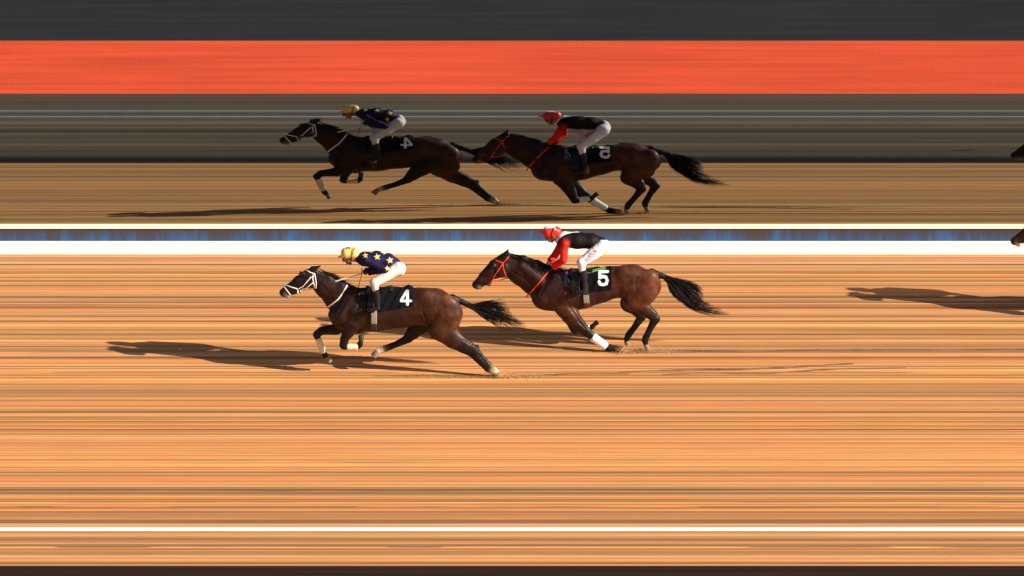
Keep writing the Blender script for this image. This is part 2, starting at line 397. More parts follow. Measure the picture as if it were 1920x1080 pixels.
def draped(name, fr, prims, x0, x1, ytop_axis, zlow, mat, parent, colfn, nx=110, nt=230, lift=0.014, thick=0.010, slant=0.0, bulge=None):
    """a cloth wrapped round the trunk between photo columns x0..x1, hanging to row zlow(px) on both sides"""
    V = []; rr = np.linspace(0.12, 0.62, 126)
    for i in range(nx):
        px = x0 + (x1 - x0) * i / (nx - 1)
        c0 = fr.P(px, ytop_axis, 0)
        zl = (fr.h - zlow(px)) / CS + 0.09
        for j in range(nt):
            v = -1 + 2 * j / (nt - 1)
            th = v * 0.5 * math.pi * 1.0 if False else v * fr_theta(zl, c0)
            dx = slant * abs(v)
            Q = np.stack([np.full_like(rr, c0[0] + dx), c0[1] - rr * math.sin(th), c0[2] + rr * math.cos(th)], 1)
            V.append((Q, th, px, v))
    allQ = np.concatenate([q[0] for q in V]); f = f_pts(prims, allQ).reshape(len(V), len(rr))
    out = []
    for (Q, th, px, v), fv in zip(V, f):
        h_ = np.argwhere(fv > 0); k_ = h_[0, 0] if len(h_) else 60
        r_ = rr[k_] - (fv[k_] / (fv[k_] - fv[k_ - 1]) * (rr[1] - rr[0]) if k_ else 0)
        r_ += lift + (bulge(px, v) if bulge else 0)
        out.append((Q[0, 0], Q[0, 1] + (0.12 - r_) * math.sin(th), Q[0, 2] + (r_ - 0.12) * math.cos(th)))
    V = np.array(out); F = np.array([(i * nt + j, i * nt + j + 1, (i + 1) * nt + j + 1, (i + 1) * nt + j) for i in range(nx - 1) for j in range(nt - 1)])
    o = mesh_obj(name, V - fr.o, F, mat, parent, colfn(V))
    md = o.modifiers.new('thickness', 'SOLIDIFY'); md.thickness = thick; md.offset = -0.5
    return o
def fr_theta(zl, c0):           # opening angle so the hem reaches height zl at about 0.28 m to the side
    return math.atan2(0.29, zl - c0[2]) if zl > c0[2] else math.pi / 2 + math.atan2(c0[2] - zl, 0.29)

# ================================================================ THE SETTING
ground = MB(); ground.add([(-300, -300, 0), (300, -300, 0), (300, 400, 0), (-300, 400, 0)], [(0, 1, 2, 3)])
m_apron = streak_mat('apron_dirt', [(0.19, 0.110, 0.053), (0.15, 0.095, 0.048), (0.20, 0.135, 0.082), (0.17, 0.09, 0.055), (0.12, 0.095, 0.065)], (0.07, 0.037, 0.025), 0.8, fs=0.16, bands=[(-34.0, 0.9, (0.055, 0.03, 0.022), 0.8), (-21.9, 1.5, (0.075, 0.055, 0.045), 0.75), (-20.9, 0.25, (0.03, 0.022, 0.02), 0.8), (-23.9, 0.2, (0.05, 0.02, 0.015), 0.8), (-40.5, 1.2, (0.26, 0.19, 0.13), 0.5), (-27.2, 0.22, (0.06, 0.03, 0.02), 0.7)])
tag(ground.build('ground', m_apron, smooth=False), kind='structure')
sand_c = [(0.78, 0.285, 0.080), (0.80, 0.410, 0.130), (0.52, 0.315, 0.165), (0.74, 0.195, 0.062), (0.36, 0.205, 0.085)]
m_sand = streak_mat('track_sand', sand_c, (0.12, 0.070, 0.040), 0.9, bands=[(-0.64, 0.045, (0.10, 0.062, 0.04), 0.85), (-0.45, 0.03, (0.30, 0.17, 0.11), 0.7), (-0.25, 0.05, (0.45, 0.17, 0.10), 0.8), (-15.7, 0.07, (0.26, 0.12, 0.06), 0.8), (-15.72, 0.03, (0.30, 0.16, 0.09), 0.5)])
tr = MB(); tr.add([(-300, -18.3, 0.004), (300, -18.3, 0.004), (300, 0.9, 0.004), (-300, 0.9, 0.004)], [(0, 1, 2, 3)])
tag(tr.build('track', m_sand, smooth=False), kind='structure')
vg = MB(); vg.add([(-300, -20.45, 0.004), (300, -20.45, 0.004), (300, -18.3, 0.004), (-300, -18.3, 0.004)], [(0, 1, 2, 3)])
m_verge = pmat('dark_verge_soil', 0.95, 0.05, (0.028, 0.014, 0.010), mottle=0.4, mscale=3, mstretch=(0.05, 4, 1), bump=0.4, bscale=30)  # dark red-brown strip along the near rail
tag(vg.build('verge', m_verge, smooth=False), kind='structure')
rd = MB(); rd.add([(-300, 1.6, 0.004), (300, 1.6, 0.004), (300, 60, 0.004), (-300, 60, 0.004)], [(0, 1, 2, 3)])
m_asph = pmat('service_road_asphalt', 0.95, 0.15, (0.016, 0.016, 0.017), mottle=0.25, mscale=1.5, mstretch=(0.2, 3, 1), bump=0.3, bscale=80)
tag(rd.build('road', m_asph, smooth=False), kind='structure')

# ---- finish mirror: leans back a little and is slightly bowed about its long axis
XL, XR = -11.5, 11.5
mir = empty('finish_mirror', (0, 0, 0), 'long tinted mirror wall behind the sand track reflecting both horses from their far side', 'mirror')
b_ = MB(); b_.box(XL, XR, -0.035, 0.30, 0.004, (G0 - 452) / CS); b_.build('plinth', M['whitepaint'], mir, False)['label'] = 'white kerb board along the foot of the mirror'
m_blue = bpy.data.materials.new('mottled_blue_panel'); m_blue.use_nodes = True  # patchy brown and blue colour, bluer towards the bottom
t_ = m_blue.node_tree; bs = t_.nodes['Principled BSDF']; bs.inputs['Roughness'].default_value = 0.5
tc = t_.nodes.new('ShaderNodeTexCoord'); mp = t_.nodes.new('ShaderNodeMapping'); mp.inputs['Scale'].default_value = (2.4, 1, 0.35); t_.links.new(tc.outputs['Object'], mp.inputs[0])
nz = t_.nodes.new('ShaderNodeTexNoise'); nz.inputs['Scale'].default_value = 1.0; nz.inputs['Detail'].default_value = 6; nz.inputs['Roughness'].default_value = 0.78; t_.links.new(mp.outputs[0], nz.inputs['Vector'])
rp = t_.nodes.new('ShaderNodeValToRGB'); e_ = rp.color_ramp.elements
e_[0].position = 0.34; e_[0].color = (0.060, 0.040, 0.038, 1); e_[1].position = 0.70; e_[1].color = (0.03, 0.13, 0.33, 1)
q_ = rp.color_ramp.elements.new(0.50); q_.color = (0.04, 0.06, 0.11, 1)
sp_ = t_.nodes.new('ShaderNodeSeparateXYZ'); t_.links.new(tc.outputs['Object'], sp_.inputs[0])
mr_ = t_.nodes.new('ShaderNodeMapRange'); mr_.inputs[1].default_value = 0.30; mr_.inputs[2].default_value = 0.48; mr_.inputs[3].default_value = 0.05; mr_.inputs[4].default_value = -0.08; t_.links.new(sp_.outputs[2], mr_.inputs[0])
ad_ = t_.nodes.new('ShaderNodeMath'); ad_.operation = 'ADD'; t_.links.new(nz.outputs[0], ad_.inputs[0]); t_.links.new(mr_.outputs[0], ad_.inputs[1])
t_.links.new(ad_.outputs[0], rp.inputs[0]); t_.links.new(rp.outputs[0], bs.inputs['Base Color'])
b_ = MB(); b_.box(XL, XR, 0.0, 0.28, (G0 - 452) / CS, (G0 - 428) / CS); b_.build('lower_panel', m_blue, mir, False)['label'] = 'dark brown panel with blue patches'
b_ = MB(); b_.box(XL, XR, -0.03, 0.26, (G0 - 428) / CS, (G0 - 420) / CS); b_.build('lower_frame', M['framepaint'], mir, False)
prof = []; y = 0.0; tE = math.tan(EL); v = 420.0; z = (G0 - v) / CS
while v > 178.5:
    rho = 0.185 + 0.00108 * (v - 193); ta = rho * KS / CS
    tan_a = (5.5 * ta - y * tE) / (5.5 + y); t = (EL - math.atan(tan_a)) / 2
    prof.append((y, z)); dz = 0.02; y += dz * math.tan(t); z += dz
    v = G0 - CS * z - KS * y
prof.append((y, z)); YT, ZT = y, z
mv = []; mf = []
for i, (yy, zz) in enumerate(prof): mv += [(XL, yy, zz), (XR, yy, zz)]
for i in range(len(prof) - 1): mf.append((2 * i, 2 * i + 1, 2 * i + 3, 2 * i + 2))
n0 = len(mv)
mv += [(XL, YT + 0.05, ZT), (XR, YT + 0.05, ZT), (XL, 0.24, prof[0][1]), (XR, 0.24, prof[0][1])]
gl = pmat('mirror_glass', 0.0, 0.5, (0.37, 0.43, 0.44), metal=1.0)
mesh_obj('mirror_glass', mv[:n0], mf, gl, mir)
b_ = MB(); b_.add([(XL, YT + 0.06, ZT), (XR, YT + 0.06, ZT), (XR, 0.26, 0.56), (XL, 0.26, 0.56)], [(0, 1, 2, 3)])
b_.box(XL, XR, 0.27, 0.31, 0.56, ZT - 0.02); b_.build('backing', M['darkpaint'], mir, False)
b_ = MB(); b_.box(XL, XR, YT - 0.012, YT + 0.10, ZT + 0.002, ZT + 0.022); b_.build('top_frame', M['darkpaint'], mir, False)
bdz0 = ZT + 0.024
obj_b = empty('orange_board', (0, YT, 0), 'plain bright orange board running along the top of the mirror', 'board')
vtop = 78.0
ZB = (G0 - vtop - KS * (YT - 0.02)) / CS
b_ = MB(); b_.box(XL, XR, -0.02, 0.03, bdz0, ZB); b_.build('panel', M['orange'], obj_b, False)
b_ = MB()
for x in (-11, -5.5, 0, 5.5, 11): b_.box(x - 0.05, x + 0.05, 0.14, 0.24, 0.004, ZB - 0.14)
for zz in (bdz0 + 0.15, ZB - 0.2): b_.box(XL + 0.1, XR - 0.1, 0.032, 0.138, zz, zz + 0.08)
b_.build('rear_frame', M['darkpaint'], obj_b, False)

# ---- rails on the near side (their posts stand outside the picture)
def rail(d, top, label, rr=0.047):
    e = empty('track_rail', (0, -d, 0), label, 'rail', 'white rails on the near side of the track')
    m = MB(); n = 40; L_ = 10.6
    m.tube([(-L_ + 2 * L_ * i / n, 0, top - rr) for i in range(n + 1)], rr, 14); m.build('top_bar', M['whitepaint'], e)
    for sx in (-1, 1):
        m = MB(); m.tube([(sx * 10.2, 0, top - rr), (sx * 10.2, -0.05, top - 0.18), (sx * 10.2, -0.35, top - 0.32), (sx * 10.2, -0.45, top - 0.55), (sx * 10.2, -0.45, 0.0)], 0.04, 10); m.build('post', M['whitepaint'], e)
rail(20.38, 1.397, 'white tubular rail nearest the camera, crossing the whole foot of the picture')
rail(24.3, 1.397, 'white rail farther from the mirror, seen only as the upper thin line in it', 0.065)

# ================================================================ HORSES
def horse_common(fr, root, prims, spots=(), vox=0.013):
    def cf(V, C):
        px, py, lat = fr.inv(V)
        for (x, y, rx, ry, cc) in spots:
            w_ = np.clip(1.6 - np.hypot((px - x) / rx, (py - y) / ry) * 1.2, 0, 1)[:, None]; C = C * (1 - w_) + np.array(cc) * w_
        return C
    return blob('body', prims, vox, M['coat'], root, fr.o, cf)

def eyes(fr, prims, root, px, py, r=2.3):
    for side in (1, -1):
        p = on_skin(fr, prims, [(px, py)], 0.0, side)[0] - fr.o
        m = MB(); r_ = r / S
        for i in range(6):
            pass
        V = []; F = []
        for i in range(7):
            for j in range(10):
                a = math.pi * i / 6; b = 2 * math.pi * j / 10
                V.append((p[0] + r_ * math.sin(a) * math.cos(b), p[1] + 0.7 * r_ * math.cos(a), p[2] + 0.8 * r_ * math.sin(a) * math.sin(b)))
        for i in range(6):
            for j in range(10): F.append((i * 10 + j, i * 10 + (j + 1) % 10, (i + 1) * 10 + (j + 1) % 10, (i + 1) * 10 + j))
        mesh_obj('eye', V, F, M['eye'], root)

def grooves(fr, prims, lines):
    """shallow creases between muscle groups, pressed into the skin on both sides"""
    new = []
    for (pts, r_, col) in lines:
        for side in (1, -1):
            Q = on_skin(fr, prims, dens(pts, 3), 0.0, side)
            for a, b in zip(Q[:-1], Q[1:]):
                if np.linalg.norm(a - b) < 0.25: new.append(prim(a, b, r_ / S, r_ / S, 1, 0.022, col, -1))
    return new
# ---------------------------------------------------------------- number 4
f4 = Frame(703.0, 700)
h4 = empty('racehorse', f4.o, 'leading dark bay racehorse with white bridle, cream foreleg wraps and white 4 on its cloth', 'horse', 'galloping racehorses')
c = f4.chain
P4 = []
P4 += c([(700 - 32, 584, 40, 0), (705, 581, 40.5, 0), (750, 577.5, 37.5, 0), (786, 575, 35.5, 0)], 0.70, 0.06, DBAY)
P4 += c([(786, 573, 34, 0), (815, 577, 36.5, 0), (841, 588, 27, 0)], 0.74, 0.05, BAY)
P4 += c([(660, 590, 38, 0), (640, 592, 23, 0)], 0.62, 0.04, DBAY)
P4 += c([(655, 548, 10, 0), (690, 551, 11, 0), (735, 552, 12, 0)], 0.9, 0.06, DBAY)          # withers, back
P4 += c([(588, 521, 15.5, 0), (611, 538, 21, 0), (638, 558, 30, 0), (662, 578, 38, 0)], 0.50, 0.05, DBAY)   # neck
P4 += c([(590, 508, 3.5, 0), (616, 520, 4, 0), (640, 534, 5, 0), (662, 543, 5, 0)], 1.2, 0.05, BLK)
# head
P4 += c([(532, 548.5, 8.5, 0, GRY), (547, 540, 10.5, 0, DBAY), (562, 529, 13, 0, DBAY), (579, 526, 14.5, 0, DBAY)], 0.62, 0.03, DBAY)
P4 += c([(548, 535, 5.5, 0), (572, 515, 7, 0), (588, 507, 7.5, 0)], 0.9, 0.03, DBAY)
P4 += [prim(f4.P(534, 551, 0), f4.P(540, 556, 0), 5.5 / S, 4.0 / S, 0.8, 0.015, (0.22, 0.17, 0.13))]
P4 += [prim(f4.P(548, 549, 0), f4.P(560, 545, 0), 4.5 / S, 5.0 / S, 0.8, 0.02, DBAY)]
for s_ in (1, -1):
    P4 += [prim(f4.P(563, 514.5, 0.06 * s_), f4.P(567, 513, 0.062 * s_), 3.3 / S, 3.3 / S, 1, 0.02, BLK),
           prim(f4.P(586, 504, 0.045 * s_), f4.P(602, 498.5, 0.06 * s_), 5.4 / S, 1.3 / S, 0.6, 0.012, BLK),
           prim(f4.P(576, 529, 0.055 * s_), f4.P(582, 525, 0.055 * s_), 10 / S, 10 / S, 0.5, 0.02, DBAY),
           prim(f4.P(565, 535, 0.055 * s_), f4.P(545, 543, 0.045 * s_), 2.2 / S, 1.5 / S, 1, 0.015, DBAY),
           prim(f4.P(527.5, 545.5, 0.055 * s_), f4.P(529, 549, 0.06 * s_), 1.8 / S, 2.2 / S, 1, 0.008, BLK, -1),
           prim(f4.P(536, 553.5, 0.07 * s_), f4.P(548, 549.5, 0.07 * s_), 0.8 / S, 0.6 / S, 1.4, 0.006, BLK, -1)]
# muscle masses
for s_ in (1, -1):
    P4 += [prim(f4.P(660, 556, 0.13 * s_), f4.P(638, 592, 0.17 * s_), 13 / S, 15 / S, 0.7, 0.022, DBAY),
           prim(f4.P(672, 585, 0.17 * s_), f4.P(650, 608, 0.16 * s_), 15 / S, 13 / S, 0.65, 0.018, DBAY),
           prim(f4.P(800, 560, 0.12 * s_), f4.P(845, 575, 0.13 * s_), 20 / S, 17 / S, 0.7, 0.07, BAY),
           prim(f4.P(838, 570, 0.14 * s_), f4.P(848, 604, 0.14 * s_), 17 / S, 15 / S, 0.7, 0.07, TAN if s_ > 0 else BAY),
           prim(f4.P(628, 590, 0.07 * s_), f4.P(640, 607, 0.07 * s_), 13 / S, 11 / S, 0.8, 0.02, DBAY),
           prim(f4.P(615, 546, 0.05 * s_), f4.P(643, 570, 0.10 * s_), 9 / S, 10 / S, 0.7, 0.02, DBAY)]
# far foreleg, reaching forward
P4 += c([(650, 606, 14, -0.13, DBAY), (630, 617, 11, -0.13, DBAY), (603, 620, 7.8, -0.13, BLK), (594, 627, 7.5, -0.13, BLK)], 0.75, 0.02)
P4 += c([(594, 628, 7.2, -0.13), (597, 638, 5, -0.13), (606, 660, 4.6, -0.13), (609, 665, 5.6, -0.13), (613.5, 671, 4, -0.13)], 0.8, 0.012, BLK)
# near foreleg, folded
P4 += c([(662, 606, 17, 0.14, DBAY), (653, 622, 12, 0.14, DBAY), (646, 636, 8.2, 0.14, BLK), (644, 647, 8, 0.14, BLK)], 0.75, 0.02)
P4 += c([(645, 649, 7, 0.14), (655, 651, 5, 0.14), (671, 650.5, 4.8, 0.14), (675, 646, 5.6, 0.14), (677, 638, 4.2, 0.14)], 0.8, 0.012, BLK)
# near hind leg, driving back
P4 += c([(834, 590, 32.5, 0.11, BAY), (827, 615, 25.5, 0.13, BAY), (850, 636, 18, 0.13, BAY), (870, 648, 14.5, 0.13, DBAY), (888, 659, 12, 0.13, BLK)], 0.6, 0.025)
P4 += c([(888, 652, 6, 0.13), (895, 650, 4, 0.13)], 0.8, 0.02, BLK)
P4 += c([(888, 660, 11.5, 0.13), (904, 677, 9.6, 0.13), (916, 689, 9.2, 0.13), (923, 693, 8.4, 0.13), (932, 700, 5.5, 0.13, CREAM)], 0.62, 0.012, BLK)
# far hind leg, swung forward
P4 += c([(812, 590, 28, -0.11, DBAY), (790, 607, 20, -0.13, BLK), (776, 622, 13.5, -0.13, BLK), (765, 634, 9.8, -0.13, BLK)], 0.62, 0.025)
P4 += c([(765, 635, 8.5, -0.13), (742, 646, 6.2, -0.13), (722, 653.5, 6.6, -0.13), (717, 655.5, 6.2, -0.13, BLK), (707, 660, 5.4, -0.13, CREAM)], 0.7, 0.012, BLK)
P4 += c([(848, 560, 9, 0), (866, 566, 5.5, 0), (886, 575.5, 5.5, 0), (900, 583, 3, 0)], 0.8, 0.02, BLK)
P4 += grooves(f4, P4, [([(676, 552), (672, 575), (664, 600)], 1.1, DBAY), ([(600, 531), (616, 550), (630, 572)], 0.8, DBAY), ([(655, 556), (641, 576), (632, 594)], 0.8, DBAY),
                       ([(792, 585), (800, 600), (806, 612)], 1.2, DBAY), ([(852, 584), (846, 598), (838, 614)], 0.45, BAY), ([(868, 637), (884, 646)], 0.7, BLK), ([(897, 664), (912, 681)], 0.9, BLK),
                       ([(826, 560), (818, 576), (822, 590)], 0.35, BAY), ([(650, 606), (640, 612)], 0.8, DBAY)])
horse_common(f4, h4, P4, [(527.5, 548, 3.0, 2.4, (0.004, 0.003, 0.003)), (536, 555, 3.2, 2.4, (0.20, 0.15, 0.10)), (531, 541, 4, 3, DBAY), (562.5, 515.5, 4.5, 3.0, (0.008, 0.005, 0.004)), (552, 549, 5, 1.6, (0.008, 0.006, 0.006))])
eyes(f4, P4, h4, 563.5, 515.5)
hoof(f4, h4, (613.5, 670.5, -0.13), (618.5, 679, -0.13), M['hoof'], 4.2, 5.2)
hoof(f4, h4, (677, 639, 0.14), (677, 629.5, 0.14), M['darkhoof'], 4.4, 5.6)
hoof(f4, h4, (932, 700.5, 0.13), (941, 705.5, 0.13), M['hoof'], 5.6, 5.4)
hoof(f4, h4, (708, 659.5, -0.13), (700, 668, -0.13), M['hoof'], 5.2, 6.4)
wrap(f4, h4, (596, 634, -0.13), (606.5, 661, -0.13), 6.4, 5.8, M['creamwrap'])
wrap(f4, h4, (650, 650.5, 0.14), (671, 650.5, 0.14), 6.2, 6.0, M['creamwrap'])
T4 = [[(864, 564), (885, 571), (905, 567, .02), (928, 566, .04), (950, 566, .05)],
      [(864, 565), (886, 573), (908, 573), (932, 577), (962, 591)],
      [(864, 566), (888, 577), (912, 583), (945, 592), (987, 610)],
      [(864, 567), (888, 580), (912, 592), (945, 600), (982, 619)],
      [(864, 568), (886, 580), (908, 596), (925, 607), (944, 624)]]
strands('tail', f4, T4, 330, 0.0075, M['hair'], h4, 0.03, 1.5, seg=4)
MN4 = [[(596, 502), (606, 508), (618, 512), (630, 514)], [(612, 512), (622, 518), (634, 522), (646, 525)], [(630, 524), (642, 530), (650, 532), (658, 532)], [(645, 534), (655, 538), (664, 540), (676, 541)]]
strands('mane', f4, MN4, 170, 0.006, M['hair'], h4, 0.025, 1.2, seg=3)
br = strap('bridle', f4, P4, [[(571.5, 505), (582, 511), (590, 513.5)], [(590, 513.5), (591, 520), (593, 532), (592, 541)], [(587, 515), (586, 522), (588, 531), (590, 540)],
      [(583.5, 519), (568, 537), (559, 542)], [(587, 530), (578, 537), (568, 544)],
      [(534.5, 534), (546, 538.5), (557, 541.5), (560, 549)], [(532, 537), (538, 545), (545, 554)], [(569, 545), (580, 542.5), (588, 541)]], 0.0098, M['whitestrap'], h4, 'white webbing bridle')
strap('breastplate', f4, P4, [[(651, 534.5), (643, 549), (634, 561), (615, 576)]], 0.0135, M['whitestrap'], h4, 'white neck strap')
def reinline(fr, prims, a, b, side, lat_end, sag=0.0):
    A = on_skin(fr, prims, [a], 0.012, side)[0]; B = fr.P(b[0], b[1], side * lat_end)
    return [fr.L(A + (B - A) * t - np.array([0, 0, sag * math.sin(math.pi * t)])) for t in np.linspace(0, 1, 12)]
m = MB()
for s_ in (1, -1): m.tube(reinline(f4, P4, (569, 545), (684, 511.5), s_, 0.10), 0.012, 6, 0.9)
m.build('rein', M['whitestrap'], h4)['label'] = 'white reins from the bit to the rider'
for s_ in (1, -1):
    m = MB(); p = on_skin(f4, P4, [(560.5, 547)], 0.01, s_)[0] - f4.o
    m.tube([(p[0] + 0.035 * math.cos(a), p[1], p[2] + 0.035 * math.sin(a)) for a in np.linspace(0, 6.283, 15)], 0.006, 6)
    m.build('bit_ring', M['metal'], h4)

def cloth4(V):
    px, py, lat = f4.inv(V); pyc = f4.h - V[:, 2] * CS + np.abs(lat) * KS
    C = np.tile(np.array([0.005, 0.0055, 0.008]), (len(V), 1))
    near = stroke_mask(px - 751.0, 571.0 - pyc, GL['4'], 20, 26, 2.3) & (lat > 0)
    far = stroke_mask(20 - (px - 753.0), 571.0 - pyc, GL['4'], 20, 26, 2.3) & (lat < 0)
    C[near | far] = (0.85, 0.85, 0.85)
    return C
def bul4(px, v):
    b = 0.02 * math.exp(-((px - 767) / 6.0) ** 2) * 3.0 * math.exp(-(v / 0.30) ** 2)
    return b + 0.006 * math.sin(px * 0.35 + 9 * v) + 0.012 * max(0.0, abs(v) - 0.6)
draped('saddle_cloth', f4, P4, 686, 775, 578, lambda px: 586 - max(0.0, (px - 700)) * 0.17, M['cloth'], h4, cloth4, bulge=bul4)
def girthcol(V, fr, y0, y1, c1, c2):
    px, py, lat = fr.inv(V); z = fr.h - V[:, 2] * CS + np.abs(lat) * KS
    C = np.tile(np.array(c1), (len(V), 1)); C[(z > y1)] = c2; C[z < y0] = (0.02, 0.02, 0.02); return C
draped('girth', f4, P4, 695.5, 706.5, 582, lambda px: 640, M['girth'], h4, lambda V: girthcol(V, f4, 583, 607, (0.34, 0.27, 0.21), (0.05, 0.045, 0.045)), nx=8, nt=150, lift=0.022, thick=0.008)
# racing saddle
def saddle(fr, root, cx, cy, mat, w_=22):
    pr = [prim(fr.P(cx - w_, cy, 0), fr.P(cx, cy + 2.5, 0), 4.2 / S, 3.2 / S, 2.4, 0.03, (0.014, 0.012, 0.012)),
          prim(fr.P(cx, cy + 2.5, 0), fr.P(cx + w_, cy - 0.5, 0), 3.2 / S, 4.6 / S, 2.9, 0.03, (0.014, 0.012, 0.012))]
    for s_ in (1, -1):
        pr.append(prim(fr.P(cx - w_ * 0.5, cy + 10, 0.225 * s_), fr.P(cx - w_ * 0.6, cy + 30, 0.295 * s_), 9 / S, 11 / S, 0.25, 0.02, (0.014, 0.012, 0.012)))
    return blob('saddle', pr, 0.012, mat, root, fr.o)
saddle(f4, h4, 712, 541, M['boot'])

# ---------------------------------------------------------------- number 5
f5 = Frame(656.0, 1100)
h5 = empty('racehorse', f5.o, 'second bay racehorse with red bridle, white foreleg wrap and white 5 on its cloth', 'horse', 'galloping racehorses')
c = f5.chain; P5 = []; B5 = (0.070, 0.019, 0.008); D5 = (0.029, 0.0078, 0.0045)
P5 += c([(1038, 546, 38.5, 0), (1062, 546, 39.5, 0), (1090, 542, 37, 0), (1122, 535.5, 33, 0), (1155, 529, 29.5, 0)], 0.70, 0.06, D5)
P5 += c([(1155, 528, 29, 0), (1185, 529.5, 34, 0), (1212, 536, 28, 0)], 0.78, 0.05, B5)
P5 += c([(1030, 548, 33, 0), (1022, 556, 26, 0)], 0.68, 0.04, D5)
P5 += c([(1035, 513, 8, 0), (1060, 519, 9, 0), (1110, 520, 10, 0)], 1.0, 0.06, D5)
P5 += c([(951, 498, 17, 0), (978, 511, 25, 0), (1005, 524, 31, 0), (1030, 538, 36, 0)], 0.46, 0.05, D5)
P5 += c([(954, 478, 3.5, 0), (982, 484, 4.5, 0), (1008, 494, 5.5, 0), (1030, 504, 6, 0), (1050, 509, 5, 0)], 1.3, 0.05, BLK)
P5 += c([(893, 534, 8.2, 0, BLK), (907, 522, 10.5, 0, D5), (924, 510, 13.5, 0, D5), (942, 505, 16, 0, D5)], 0.60, 0.03, D5)
P5 += c([(904, 515, 5, 0), (925, 495, 7.5, 0), (944, 483, 8.5, 0)], 0.9, 0.03, D5)
P5 += [prim(f5.P(895, 538, 0), f5.P(901, 539, 0), 4.8 / S, 3.6 / S, 0.8, 0.015, GRY), prim(f5.P(905, 533, 0), f5.P(918, 527, 0), 4.5 / S, 5.0 / S, 0.8, 0.02, D5)]
for s_ in (1, -1):
    P5 += [prim(f5.P(922, 500.5, 0.065 * s_), f5.P(926, 498.5, 0.067 * s_), 3.4 / S, 3.4 / S, 1, 0.02, BLK),
           prim(f5.P(946, 481, 0.05 * s_), f5.P(953, 467, 0.055 * s_), 6.4 / S, 1.3 / S, 0.5, 0.012, BLK),
           prim(f5.P(938, 508, 0.06 * s_), f5.P(945, 503, 0.06 * s_), 12 / S, 11 / S, 0.45, 0.02, D5),
           prim(f5.P(926, 513, 0.06 * s_), f5.P(906, 523, 0.045 * s_), 2.2 / S, 1.5 / S, 1, 0.015, D5),
           prim(f5.P(888, 530, 0.055 * s_), f5.P(890, 533.5, 0.06 * s_), 1.8 / S, 2.4 / S, 1, 0.008, BLK, -1),
           prim(f5.P(897, 537, 0.07 * s_), f5.P(907, 531.5, 0.07 * s_), 0.8 / S, 0.6 / S, 1.4, 0.006, BLK, -1),
           prim(f5.P(1045, 520, 0.13 * s_), f5.P(1018, 556, 0.16 * s_), 13 / S, 15 / S, 0.7, 0.022, D5),
           prim(f5.P(1062, 550, 0.18 * s_), f5.P(1050, 572, 0.16 * s_), 16 / S, 14 / S, 0.65, 0.018, B5),
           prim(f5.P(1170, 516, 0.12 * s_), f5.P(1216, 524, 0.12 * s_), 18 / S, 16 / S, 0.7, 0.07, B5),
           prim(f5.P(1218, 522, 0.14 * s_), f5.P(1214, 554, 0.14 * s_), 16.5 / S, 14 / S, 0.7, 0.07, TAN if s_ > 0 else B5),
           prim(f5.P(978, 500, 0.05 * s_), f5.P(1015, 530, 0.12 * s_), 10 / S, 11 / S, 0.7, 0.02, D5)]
P5 += c([(936, 486, 4.5, 0), (950, 476, 6, 0)], 0.9, 0.02, BLK)
# far foreleg, folded
P5 += c([(1058, 575, 18, -0.13, D5), (1070, 600, 11, -0.13, D5), (1077, 618, 8, -0.13, BLK)], 0.75, 0.02)
P5 += c([(1078, 620, 7, -0.13), (1088, 618, 5, -0.13), (1106, 614.5, 4.6, -0.13), (1110, 613, 5, -0.13), (1115, 608, 3.8, -0.13)], 0.8, 0.012, BLK)
# near foreleg on the ground
P5 += c([(1056, 574, 19, 0.13, B5), (1070, 592, 17, 0.14, B5), (1086, 610, 12.5, 0.14, D5), (1100, 622, 9.5, 0.14, BLK), (1108, 629, 8.2, 0.14, BLK)], 0.7, 0.02)
P5 += c([(1108, 629, 7.5, 0.14), (1137, 650, 6, 0.14), (1142, 653, 6.6, 0.14), (1157, 654.5, 4.8, 0.14)], 0.75, 0.012, BLK)
# near hind
P5 += c([(1205, 548, 27, 0.11, B5), (1190, 562, 22, 0.12, B5), (1207, 578, 14, 0.13, B5), (1222, 590, 10.5, 0.13, D5), (1229, 598, 9, 0.13, BLK)], 0.65, 0.025)
P5 += c([(1229, 598, 8.6, 0.13), (1219, 616, 6, 0.13), (1211, 633, 6.4, 0.13), (1209, 638, 6, 0.13), (1212, 648, 4.6, 0.13)], 0.75, 0.012, BLK)
# far hind
P5 += c([(1190, 552, 27, -0.11, B5), (1182, 568, 19, -0.12, B5), (1196, 582, 12.5, -0.13, D5), (1203, 593, 9.2, -0.13, BLK)], 0.65, 0.025)
P5 += c([(1203, 594, 8.6, -0.13), (1190, 613, 6, -0.13), (1178.5, 628, 6.4, -0.13), (1176, 634, 5.8, -0.13), (1175, 641, 4.6, -0.13)], 0.75, 0.012, BLK)
P5 += c([(1222, 512, 9, 0), (1240, 517, 5.5, 0), (1256, 523, 5, 0), (1270, 529, 3, 0)], 0.8, 0.02, BLK)
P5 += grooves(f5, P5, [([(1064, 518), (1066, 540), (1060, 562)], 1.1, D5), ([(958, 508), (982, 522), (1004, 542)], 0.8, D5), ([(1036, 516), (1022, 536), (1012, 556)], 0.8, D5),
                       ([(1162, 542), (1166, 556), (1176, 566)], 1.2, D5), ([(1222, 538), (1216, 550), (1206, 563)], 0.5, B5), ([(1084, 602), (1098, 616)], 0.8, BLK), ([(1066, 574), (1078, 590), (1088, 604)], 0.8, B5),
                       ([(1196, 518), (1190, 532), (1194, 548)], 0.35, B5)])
horse_common(f5, h5, P5, [(889.5, 532, 3.2, 2.8, (0.004, 0.003, 0.003)), (899, 537, 3.5, 2.6, (0.12, 0.09, 0.07)), (904, 524, 6, 4.5, (0.06, 0.026, 0.014)), (922, 502, 4.5, 3.0, (0.008, 0.005, 0.004)), (908, 531.5, 5, 1.4, (0.008, 0.006, 0.006))])
eyes(f5, P5, h5, 922.5, 501.5)
hoof(f5, h5, (1153, 654, 0.14), (1165, 656, 0.14), M['darkhoof'], 4.8, 5.2)
